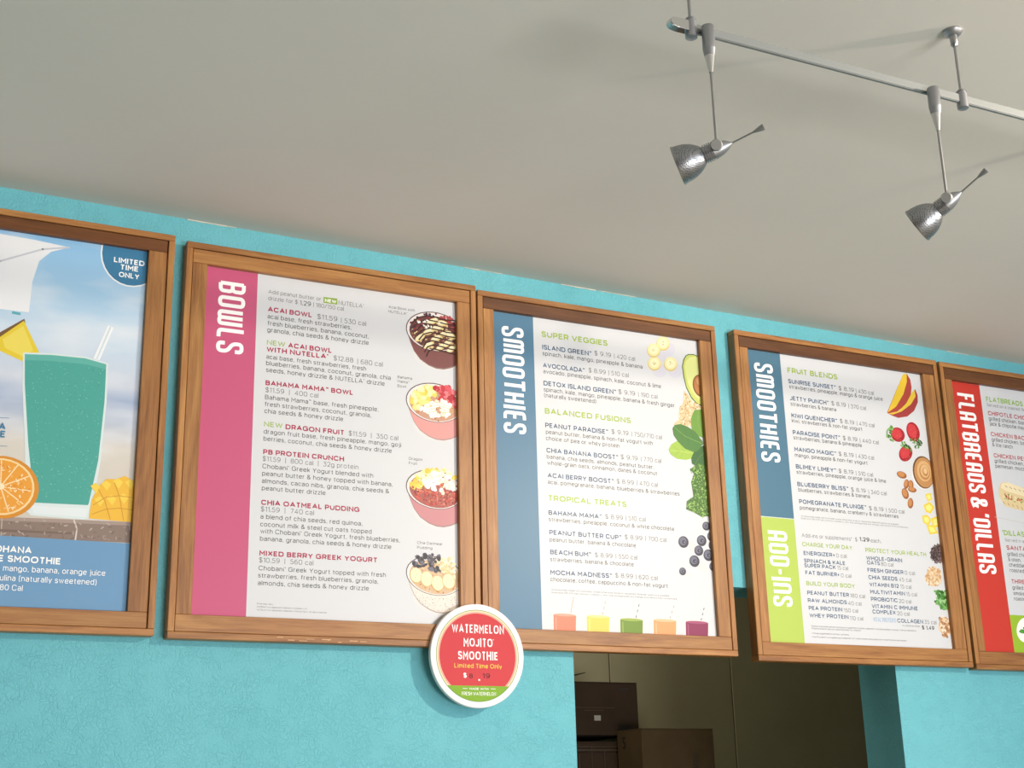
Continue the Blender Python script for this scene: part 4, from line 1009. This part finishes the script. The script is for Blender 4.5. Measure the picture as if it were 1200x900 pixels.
PRINT['B5'] = {
 'colour_band': [
  ["BAND","cc3a2e",-1801],
 ],
 'heading_lettering': [
  ["H","FLATBREADS & 'DILLAS",-2680,3404,5042,614,"ffffff"],
 ],
 'section_lettering': [
  ["T","FLATBREADS",-1612,3268,1396,145,"8fb82f",1.6],
  ["T","'DILLAS",-1669,-544,816,141,"8fb82f",1.6],
 ],
 'item_lettering': [
  ["T","CHIPOTLE CHICKEN",-1608,2867,1798,120,"b3202a",1.3],
  ["T","CHICKEN BACON",-1604,2259,1568,119,"b3202a",1.3],
  ["T","CHICKEN PESTO",-1602,1646,1501,117,"b3202a",1.3],
  ["T","SANTA FE",-1588,-940,1044,115,"b3202a",1.3],
  ["T","THREE",-1575,-1858,599,113,"b3202a",1.3],
 ],
 'price_lettering': [
  ["T","Served on a toasted flatbread",-1606,3127,1845,87,"5c5c5c",0],
  ["T","Served in a",-1601,-713,696,85,"5c5c5c",0],
 ],
 'description_lettering': [
  ["T","grilled chicken, bacon,",-1604,2717,1591,110,"303030",0.5],
  ["T","jack & chipotle mayo",-1599,2567,1422,110,"303030",0.5],
  ["T","grilled chicken, bacon",-1600,2110,1492,109,"303030",0.5],
  ["T","& lite ranch",-1601,1961,761,109,"303030",0.5],
  ["T","grilled chicken,",-1598,1499,1088,108,"303030",0.5],
  ["T","parmesan, mozzarella",-1593,1353,1437,107,"303030",0.5],
  ["T","grilled chicken",-1592,-1108,915,105,"303030",0.5],
  ["T","& onion,",-1579,-1255,462,105,"303030",0.5],
  ["T","cheddar",-1572,-1402,561,104,"303030",0.5],
  ["T","roasted",-1573,-1550,514,104,"303030",0.5],
  ["T","grilled",-1565,-2018,387,103,"303030",0.5],
  ["T","smoked",-1554,-2173,479,103,"303030",0.5],
  ["T","roasted",-1560,-2318,492,103,"303030",0.5],
 ],
 'green_panel': [
  ["BLOCK","9cc032",-1801,2900,-4000,-2713],
  ["E","fbfbf5",[-1278,-3097,343,12,-62,-336],0,360],
  ["P","4f9a3a",[-1549,-3154,-1459,-3084,-1342,-3089,-1287,-3145,-1375,-3196,-1478,-3190]],
  ["P","4f9a3a",[-1386,-3043,-1292,-2992,-1235,-3037,-1268,-3111,-1344,-3099]],
 ],
 'printed_flatbread': [
  ["P","dcdcd8",[-1814,351,-297,283,-226,656,-1436,652]],
  ["P","e6cf9f",[-1477,923,-1258,977,-911,901,-439,824,23,676,-66,209,-561,173,-1094,224,-1440,289,-1603,548,-1588,731]],
  ["P","f3e3bd",[-1449,916,-1201,964,-794,878,23,676,-13,489,-721,618,-1306,708,-1502,784]],
  ["SP",["b5443a","7da04a","d97a5a","5f8a3a","f0e0b8"],70,48.0,[-1526,645,-1262,621,-738,525,-22,442,-39,349,-877,422,-1464,491],1.6],
  ["L","7a5230",13.7,[-1338,865,-1258,813]],
  ["L","7a5230",13.7,[-1175,842,-1094,789]],
  ["L","7a5230",13.7,[-1010,819,-929,766]],
  ["L","7a5230",13.7,[-846,796,-764,743]],
  ["L","7a5230",13.7,[-680,772,-599,719]],
  ["L","7a5230",13.7,[-514,749,-433,695]],
  ["L","7a5230",13.7,[-348,725,-266,672]],
  ["L","7a5230",13.7,[-181,702,-99,648]],
  ["L","8a6238",13.7,[-1480,399,-1432,335]],
  ["L","8a6238",13.7,[-1318,375,-1270,306]],
  ["L","8a6238",13.7,[-1155,351,-1108,278]],
  ["L","8a6238",13.7,[-991,327,-945,249]],
  ["L","8a6238",13.7,[-827,303,-782,220]],
  ["L","8a6238",13.7,[-662,279,-618,191]],
  ["L","8a6238",13.7,[-497,255,-453,162]],
  ["L","c9c5bd",11.5,[-1880,-59,-807,-149]],
 ],
}
PRINT['B1'] = {
 'printed_umbrella': [
  ["P","eef0f4",[-1950,3574,-73,3680,584,3662,1289,3610,931,3457,717,3216,622,2756,608,2096,61,2090,-1792,2033]],
  ["L","c9cdd8",36.4,[-967,2998,-23,3096,763,3485,1289,3610]],
  ["L","5fb0bd",54.5,[289,2050,451,2037]],
 ],
 'offer_roundel': [
  ["E","f4f6f8",[2575,3699,672,111,44,-759],0,360],
  ["E","3f7ea6",[2575,3699,643,106,43,-729],0,360],
  ["T","LIMITED",2179,3435,625,115,"ffffff",2],
  ["T","TIME",2313,3292,378,115,"ffffff",2],
  ["T","ONLY",2298,3124,417,114,"ffffff",2],
 ],
 'printed_table': [
  ["P","8d7a70",[-153,-2090,412,-2070,1796,-2023,3196,-1994,3219,-2408,1825,-2434,444,-2456,-119,-2462]],
  ["P","a8958b",[-153,-2090,412,-2070,1796,-2023,3196,-1994,3200,-2063,1802,-2096,418,-2142,-147,-2151]],
  ["L","d9cfc8",28.3,[1762,-2031,1834,-2209,1816,-2445]],
  ["L","b9aaa0",22.6,[449,-2068,463,-2455]],
  ["P","7c695f",[-132,-2317,431,-2304,1740,-2278,1743,-2319,436,-2355,-128,-2367]],
  ["SP",["a4948a","7d6b61","b5a79d"],60,28.0,[413,-2091,1798,-2044,2913,-2030,2934,-2389,1823,-2408,441,-2426],3],
 ],
 'printed_pineapple': [
  ["P","7a5a3a",[532,1948,557,1868,116,1446,-141,1249,-154,1400]],
  ["P","e9cf3c",[526,1905,870,1267,561,1063,134,1223,-55,1311,-18,1408,110,1507]],
  ["P","f0dc62",[525,1801,750,1313,562,1160,220,1296,160,1467]],
 ],
 'printed_straw': [
  ["P","f4f7fa",[1905,1284,2032,1268,2264,1998,2149,2030]],
  ["P","cfe0e8",[1963,1291,1992,1284,2219,2003,2189,2015]],
 ],
 'printed_glass': [
  ["P","dce9ea",[563,1245,1093,1295,1752,1307,2210,1219,2227,426,2191,-813,2071,-1956,1946,-2016,962,-2002,862,-1910,742,-603,599,595]],
  ["P","4fa79c",[597,1214,1095,1259,1754,1271,2169,1196,2186,422,2142,-818,2020,-1688,2006,-1723,1005,-1749,805,-597,646,601]],
  ["P","e6eef0",[947,-1804,1324,-1809,2011,-1791,1990,-1962,1022,-1965]],
  ["P","63b5a9",[597,1214,1095,1259,1754,1271,2169,1196,2168,1086,1763,1145,1105,1135,607,1090]],
  ["SP",["6fbcb1","43988e","86cbc0"],420,20.0,[636,1130,2131,1136,2139,238,2109,-821,1998,-1605,1013,-1648,836,-594,678,604],1.0],
 ],
 'printed_mango': [
  ["P","f0bd42",[2041,-1932,2069,-1613,2178,-1337,2321,-1175,2525,-1158,2675,-1080,2836,-1164,3155,-1258,3197,-2010,2475,-1997,2044,-1985]],
  ["P","f5d354",[2026,-1339,2122,-1267,2219,-1345,2147,-1479]],
  ["P","f5d354",[2224,-1269,2322,-1205,2419,-1275,2346,-1410]],
  ["P","f5d354",[2451,-1207,2549,-1134,2647,-1213,2573,-1348]],
  ["P","f5d354",[2683,-1204,2783,-1140,2880,-1210,2805,-1346]],
  ["P","f5d354",[2119,-1598,2216,-1527,2312,-1605,2240,-1738]],
  ["P","f5d354",[2345,-1554,2442,-1482,2540,-1560,2466,-1694]],
  ["P","f5d354",[2572,-1509,2671,-1437,2769,-1516,2694,-1650]],
  ["P","f5d354",[2805,-1518,2906,-1463,3003,-1524,2927,-1659]],
  ["L","d99a3a",17.0,[2102,-1716,2344,-1538,2597,-1491,2935,-1519]],
  ["L","d99a3a",17.0,[2089,-1903,2359,-1777,2612,-1742,2949,-1760]],
  ["L","d99a3a",17.0,[2181,-1391,2324,-1620,2449,-1983]],
  ["L","d99a3a",17.0,[2478,-1232,2599,-1518,2704,-1980]],
 ],
 'printed_orange': [
  ["E","d98f2c",[392,-1494,682,-22,-8,-611],0,360],
  ["E","f6d9a0",[372,-1485,618,-20,-7,-555],0,360],
  ["E","eda23c",[372,-1485,579,-18,-7,-519],0,360],
  ["L","f9dfae",22.6,[439,-1491,928,-1529]],
  ["L","f9dfae",22.6,[424,-1523,808,-1796]],
  ["L","f9dfae",22.6,[394,-1544,552,-1962]],
  ["L","f9dfae",22.6,[356,-1546,242,-1976]],
  ["L","f9dfae",22.6,[324,-1528,-25,-1836]],
  ["L","f9dfae",22.6,[306,-1498,-166,-1586]],
  ["L","f9dfae",22.6,[310,-1463,-139,-1304]],
  ["L","f9dfae",22.6,[333,-1435,50,-1076]],
  ["L","f9dfae",22.6,[369,-1423,345,-976]],
  ["L","f9dfae",22.6,[405,-1431,651,-1038]],
  ["L","f9dfae",22.6,[431,-1456,869,-1244]],
  ["S",["f6c878","fbe0b0","e08c28"],120,28.0,[372,-1485,540,-17,-6,-483],2.5],
  ["E","fbe8c4",[372,-1485,67,5,5,-62],0,360],
 ],
 'caption_panel': [
  ["BLOCK","6e9bc2",-2900,2900,-4000,-2429],
 ],
 'caption_lettering': [
  ["T","OHANA",364,-2744,667,126,"ffffff",2],
  ["T","E SMOOTHIE",445,-2921,1134,125,"ffffff",2],
  ["T",", mango, banana, orange juice",470,-3095,1949,110,"ffffff",0.5],
  ["T","ulina (naturally sweetened)",504,-3278,1762,109,"ffffff",0.5],
  ["T","80 Cal",519,-3457,406,109,"ffffff",0.5],
  ["T","A",244,-367,121,132,"3f7ea6",2],
  ["T","E",281,-523,97,132,"3f7ea6",2],
  ["L","3f7ea6",8.5,[-40,-147,418,-125]],
  ["L","3f7ea6",8.5,[8,-708,426,-689]],
 ],
}
PRINT['DISC'] = {
 'face': [
  ["C","5c8a52",0.886],
  ["C","f2ddb4",0.875],
  ["C","ecb0a0",0.845],
  ["C","d0484e",0.815],
  ["SEG","86b03a",0.875,-636],
 ],
 'lettering': [
  ["T","WATERMELON",-602,466,1227,192,"ffffff",2.2],
  ["T","MOJITO",-331,181,678,186,"ffffff",2.2],
  ["T","SMOOTHIE",-462,-96,935,184,"ffffff",2.2],
  ["T","Limited Time Only",-555,-269,1115,95,"e9c25a",1.5],
  ["T","$",-347,-469,77,95,"ffffff",1.5],
  ["T","8",-214,-482,85,95,"5b2c36",0.5],
  ["T",".",-6,-529,53,95,"ffffff",3],
  ["T","19",97,-476,178,102,"5b2c36",0.5],
  ["T","MADE WITH",-211,-721,442,44,"ffffff",1.2],
  ["T","FRESH WATERMELON",-387,-837,791,75,"ffffff",1],
  ["L","ffffff",9.7,[-368,-696,-252,-697]],
  ["L","ffffff",9.7,[285,-694,403,-695]],
  ["T","'",356,292,25,58,"ffffff",1],
 ],
}

# ------------------------------------------------------------------ menu boards
FT, REC = 0.03, 0.012          # how far the frames stand off the wall; depth of the recess in front of the poster
def board(key, outer, opening, label, mat_poster, dark=''):
    xl, xr, zb, zt = outer; a0, a1, b0, b1 = opening
    cx, cz = (a0+a1)/2, (b0+b1)/2
    t = empty('menu_board', (cx, 0, H+cz), label, 'menu board', 'wood framed menu boards on the turquoise wall')
    xl -= cx; xr -= cx; zb -= cz; zt -= cz; a0 -= cx; a1 -= cx; b0 -= cz; b1 -= cz
    rim, g = .0135, .0022
    yb, yf = -.0005, -FT
    for n, x0, x1, z0, z1, m in (('frame_rim', xl, xr, zt-rim, zt, 'wx'), ('frame_rim', xl, xr, zb, zb+rim, 'wx'), ('frame_rim', xl, xl+rim, zb+rim+.0002, zt-rim-.0002, 'wz'), ('frame_rim', xr-rim, xr, zb+rim+.0002, zt-rim-.0002, 'wz')):
        boxobj(n, x0, x1, yf, yb, z0, z1, M[m], t, .0012)
    i0, i1, j0, j1 = xl+rim+.0007, xr-rim-g, zb+rim+.0006, zt-rim-g
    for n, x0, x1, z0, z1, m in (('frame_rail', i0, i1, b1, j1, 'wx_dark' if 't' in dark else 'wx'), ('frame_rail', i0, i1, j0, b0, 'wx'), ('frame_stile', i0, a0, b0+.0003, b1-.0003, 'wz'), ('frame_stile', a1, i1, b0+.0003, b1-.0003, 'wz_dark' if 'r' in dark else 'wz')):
        boxobj(n, x0, x1, yf+.0006, -.008, z0, z1, M[m], t, .0008)
    boxobj('backing_board', xl+rim, xr-rim, -.0075, -.001, zb+rim, zt-rim, M['backing'], t)
    yp = -FT+REC
    p = boxobj('poster', a0+.0003, a1-.0003, yp, -.0078, b0+.0003, b1-.0003, mat_poster, t)
    off = p.location.copy(); rect = (a0-off.x+.0004, a1-off.x-.0004, b0-off.z+.0004, b1-off.z-.0004)
    l0 = 3
    for n, ops in PRINT[key].items():
        dy = (.0024 if key == 'B1' else .00008) if ('lettering' in n or n == 'fine_print') else 0
        if 'lettering' in n or n in ('fine_print', 'colour_band'):     # each line of print is a piece of its own
            for op in ops: build_print(n, [op], rect, yp-off.y, p, dy)
        else:
            over = key == 'B1' or (key == 'B3' and n in ('printed_avocado', 'printed_oats', 'printed_spinach', 'printed_kale'))   # these overlap one another
            l1 = build_print(n, ops, rect, yp-off.y, p, dy, lay=(l0 if over else 3))+1
            if over: l0 = l1
    return t
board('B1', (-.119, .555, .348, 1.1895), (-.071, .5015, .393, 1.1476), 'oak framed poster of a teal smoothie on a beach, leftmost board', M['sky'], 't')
b2 = board('B2', (.5798, 1.2534, .3445, 1.182), (.6255, 1.2055, .392, 1.1355), 'oak framed menu board with a pink BOWLS column and photos of bowls', M['white'])
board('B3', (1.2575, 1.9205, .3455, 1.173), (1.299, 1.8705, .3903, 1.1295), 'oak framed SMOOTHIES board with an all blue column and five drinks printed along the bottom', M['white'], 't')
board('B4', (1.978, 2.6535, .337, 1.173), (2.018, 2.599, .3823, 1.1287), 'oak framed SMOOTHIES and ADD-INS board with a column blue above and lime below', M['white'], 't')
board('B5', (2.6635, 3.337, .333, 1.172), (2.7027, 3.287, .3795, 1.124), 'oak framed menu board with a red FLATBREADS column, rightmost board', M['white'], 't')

random.seed(11)
for i in range(9):                             # pale worn nicks along the lower rim of the bowls board
    x = -.115+i*.022+random.uniform(-.006, .006); ln = random.uniform(.004, .02); z0 = .3445-(.392+1.1355)/2+random.uniform(.002, .009)
    boxobj('wear_mark', x, x+ln, -FT-.0002, -FT+.0004, z0, z0+random.uniform(.0008, .0022), M['worn'], b2)

# ------------------------------------------------------------------ round watermelon sign
RD = .1095
t = empty('round_sign', (1.23807, -FT-.0005, H+.32769), 'round white sign for a watermelon mojito smoothie with red centre and green foot', 'sign')
lathe_obj('sign_disc', [(0, 0), (0, RD-.001), (.001, RD), (.011, RD), (.012, RD-.001), (.012, 0)], (0, 0, 0), (0, -1, 0), M['foam'], t, 96)
build_print('sign_face', PRINT['DISC']['face'], (-1, 1, -1, 1), -.012, t, 0, RD)
for op in PRINT['DISC']['lettering']: build_print('sign_lettering', [op], (-1, 1, -1, 1), -.012, t, .0004, RD)

# ------------------------------------------------------------------ track rail
RY, RZ = -1.266, H+1.104
t = empty('track_rail', (1.0, RY, RZ), 'long grey metal lighting rail hung below the ceiling by thin rods', 'light rail')
bm = bmesh.new(); box(bm, 0, 2.6, -.0035, .0035, -.0075, .0075); bmesh.ops.bevel(bm, geom=bm.edges[:], offset=.0012, segments=2, affect='EDGES')
obj('rail_bar', bm, M['rail'], t, (.02, 0, 0))
bm = bmesh.new(); v = []                       # rounded end cap
pr = [(.022, .0085), (.004, .0085), (-.006, .007), (-.010, .003), (-.010, -.003), (-.006, -.007), (.004, -.0085), (.022, -.0085)]
fr = [bm.verts.new((x, -.007, z)) for x, z in pr]; bk = [bm.verts.new((x, .007, z)) for x, z in pr]
bm.faces.new(fr); bm.faces.new(bk[::-1])
for i in range(len(pr)): bm.faces.new((fr[i-1], bk[i-1], bk[i], fr[i]))
bmesh.ops.recalc_face_normals(bm, faces=bm.faces[:]); bmesh.ops.bevel(bm, geom=bm.edges[:], offset=.001, segments=2, affect='EDGES')
obj('end_cap', bm, M['bright'], t, (.008, 0, 0))
for x in (.037, .5655, 1.15, 1.75, 2.35):
    cz = CZ(1.0+x)-RZ
    lathe_obj('ceiling_canopy', [(0, .0), (0, .0155), (-.003, .0162), (-.007, .0135), (-.011, .008), (-.011, 0)], (x, 0, cz), (0, 0, 1), M['satin'], t)
    lathe_obj('rod_collar', [(0, 0), (0, .0062), (.016, .0062), (.019, .0040), (.019, 0)], (x, 0, cz-.011), (0, 0, -1), M['steel'], t, 20)
    lathe_obj('hanging_rod', [(0, 0), (0, .0025), (cz-.040, .0025), (cz-.040, 0)], (x, 0, cz-.030), (0, 0, -1), M['steel'], t, 12)
    lathe_obj('rail_clamp', [(0, 0), (0, .0035), (.004, .0075), (.006, .0085), (.0065, .0076), (.008, .0078), (.009, .0092), (.035, .0092), (.036, .0078), (.036, 0)], (x, 0, .019), (0, 0, -1), M['satin'], t, 24)

# ------------------------------------------------------------------ spotlights
def spotlight(x, pivz, top, ftop, fbot, axis, side, label, k=1.0):
    """x on the rail; heights relative to eye level; axis = direction the shade points"""
    t = empty('spotlight', (x-.0105, RY-.0138, H+top-.0155), label, 'spotlight', 'spotlights hung from the track rail')
    z = lambda q: q-top
    yo = -.0125
    lathe_obj('rail_connector', [(0, 0), (0, .0088), (.001, .0096), (top-ftop-.012, .0098), (top-ftop-.012, .0098), (top-ftop-.006, .0088), (top-ftop, .0080), (top-ftop, 0)], (0, 0, 0), (0, 0, -1), M['satin'], t, 28)
    lathe_obj('connector_cone', [(0, 0), (0, .0078), (ftop-fbot, .0030), (ftop-fbot, 0)], (0, 0, z(ftop)), (0, 0, -1), M['bright'], t, 24)
    lathe_obj('stem', [(0, 0), (0, .0022), (fbot-pivz, .0022), (fbot-pivz, 0)], (0, 0, z(fbot)), (0, 0, -1), M['steel'], t, 12)
    a = Vector(axis).normalized(); sd = Vector(side).normalized(); sd = (sd-a*sd.dot(a)).normalized(); upv = a.cross(sd)
    if upv.z < 0: upv = -upv
    piv = Vector((0, 0, z(pivz)))
    cen = piv-upv*.0045*k-sd*.012*k           # a point on the head's axis below the knuckle, behind the stem
    # knuckle: short cylinder across the head, facing the viewer's side
    lathe_obj('pivot_knob', [(0, 0), (0, .0086*k), (.012*k, .0086*k), (.0135*k, .0076*k), (.0135*k, 0)], piv-sd*.006*k, sd, M['knob'], t, 24)
    u = k*.001/.804
    body = [(-18*u, 0), (-18*u, .6*u), (-15*u, 2.6*u), (-10*u, 6.2*u), (-4*u, 8.8*u), (3*u, 10.4*u), (6*u, 10.8*u)]
    for i in range(4): body += [(6.1*u+i*2.6*u, 9.2*u), (7.1*u+i*2.6*u, 9.2*u), (7.2*u+i*2.6*u, 11.2*u), (8.6*u+i*2.6*u, 11.2*u)]
    body += [(16.5*u, 9.5*u), (18.5*u, 9.5*u), (18.5*u, 0)]
    lathe_obj('lamp_head', body, cen, a, M['satin'], t, 36)
    sh = [(17.5*u, 10*u), (20*u, 12.2*u), (24*u, 15.6*u), (29*u, 18.6*u), (35*u, 21.0*u), (41*u, 22.3*u), (47*u, 22.9*u), (49*u, 23*u)]
    inner = [(s, r-.9*u) for s, r in sh[::-1]]
    lathe_obj('lamp_shade', sh+inner, cen, a, M['perf'], t, 48)
    lathe_obj('shade_rim', [(48*u, 22.9*u), (48*u, 23.7*u), (50.6*u, 23.7*u), (50.6*u, 22*u), (48*u, 22*u), (48*u, 22.9*u)], cen, a, M['steel'], t, 48)
    lathe_obj('bulb', [(36*u, 0), (36*u, 20*u), (39*u, 20*u), (42*u, 12*u), (43*u, 0)], cen, a, M['white'], t, 28)
    b = (-a*1.0+sd*.06+upv*.06).normalized(); o = cen-a*17*u
    lathe_obj('aiming_handle', [(0, 0), (0, 1.1*u), (26*u, 1.1*u), (29*u, 1.9*u), (37*u, 3.6*u), (40*u, 3.8*u), (40*u, 3.0*u), (38.5*u, 2.6*u), (38.5*u, 0)], o, b, M['satin'], t, 20)
    return t
def viewdir(r, u_, f_): return rt*r+up*u_+fw*f_
spotlight(1.068, .925, 1.1199, 1.0693, 1.0425, viewdir(-62, -25, 14), -fw, 'left spotlight on the rail, near its capped end, shade tilted level to the left')
spotlight(1.50, .9224, 1.1158, 1.0692, 1.04, viewdir(-46, -38, 24), viewdir(-.35, .05, -1), 'right spotlight on the rail, beside the ceiling rod, shade tilted steeply down', 1.0)

# ------------------------------------------------------------------ boxes in the store room
def carton(name, x0, x1, y0, y1, z0, z1, mat, label):
    t = empty(name, ((x0+x1)/2, (y0+y1)/2, H+z0), label, 'box')
    cx, cy = (x0+x1)/2, (y0+y1)/2; hx, hy, h = (x1-x0)/2, (y1-y0)/2, z1-z0
    boxobj('carton_body', -hx, hx, -hy, hy, 0, h-.003, mat, t, .002)
    boxobj('flap', -hx, hx, -hy, -.001, h-.003, h, mat, t); boxobj('flap', -hx, hx, .001, hy, h-.003, h, mat, t)
    return t, hx, hy, h
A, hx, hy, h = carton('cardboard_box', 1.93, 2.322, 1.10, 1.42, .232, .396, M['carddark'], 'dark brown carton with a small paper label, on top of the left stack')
boxobj('tape_strip', -.03, .11, -hy-.0006, -hy, .083, .086, M['tape'], A); boxobj('tape_strip', .0, .07, -hy-.0006, -hy, .075, .078, M['tape'], A)
boxobj('paper_label', .035, .058, -hy-.0008, -hy, .045, .061, M['lab'], A)
boxobj('printed_mark', .125, .17, -hy-.0006, -hy, .012, .03, M['ink'], A); boxobj('printed_mark', .13, .165, -hy-.0006, -hy, .14, .146, M['ink'], A)
bm = bmesh.new(); lathe(bm, [(0, 0), (0, .0022), (.045, .0022), (.075, .0012), (.075, 0)], (0, 0, 0), (1, -.1, .22), 8)
obj('strap_end', bm, M['ink'], A, (-.062, -hy+.01, h+.012))
bm = bmesh.new(); box(bm, -.004, .004, -.004, .004, 0, .014); obj('strap_knot', bm, M['ink'], A, (-.062, -hy+.01, h-.001))
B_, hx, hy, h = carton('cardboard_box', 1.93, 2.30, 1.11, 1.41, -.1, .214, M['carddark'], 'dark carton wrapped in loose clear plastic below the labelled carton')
bm = bmesh.new()
for i in range(7):
    x0 = -.10+i*.045; box(bm, x0, x0+.004, -hy-.003, -hy, .02, .30-(i % 3)*.012)
box(bm, -hx, hx, -hy-.004, -hy, .285, .292); box(bm, -hx, hx, -hy-.004, -hy, .296, .300)
obj('plastic_wrap', bm, M['tape'], B_)
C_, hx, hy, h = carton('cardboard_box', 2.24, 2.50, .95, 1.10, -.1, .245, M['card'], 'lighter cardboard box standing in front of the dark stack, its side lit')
def vtext(name, txt, size, loc, rot, parent):
    cu = bpy.data.curves.new('t', 'FONT'); cu.body = txt; cu.size = size; cu.resolution_u = 2; o = bpy.data.objects.new('t', cu)
    me = bpy.data.meshes.new_from_object(o); bpy.data.objects.remove(o); me.materials.append(M['ink'])
    n = bpy.data.objects.new(name, me); COL.objects.link(n); n.parent = parent; n.location = loc; n.rotation_euler = rot; return n
vtext('printed_number', '5', .05, (-hx-.0008, hy-.03, h-.055), (R(90), 0, R(-90)), C_)
vtext('printed_word', 'amino', .04, (hx-.062, -hy-.0008, h-.17), (R(90), R(-90), 0), C_)
boxobj('tape_strip', -hx, hx, -.02, .02, h, h+.0004, M['tape'], C_)
# steel shelf carrying them
t = empty('storage_shelf', (2.25, 1.22, 0), 'steel shelf in the store room carrying the cardboard boxes', 'shelf')
boxobj('shelf_board', -.6, .6, -.29, .25, H-.125, H-.1005, M['shelf'], t); boxobj('shelf_board', -.6, .6, -.29, .25, .55, .575, M['shelf'], t)
for sx in (-.58, .58):
    for sy in (-.27, .23): boxobj('leg', sx-.015, sx+.015, sy-.015, sy+.015, 0, H-.125, M['shelf'], t)
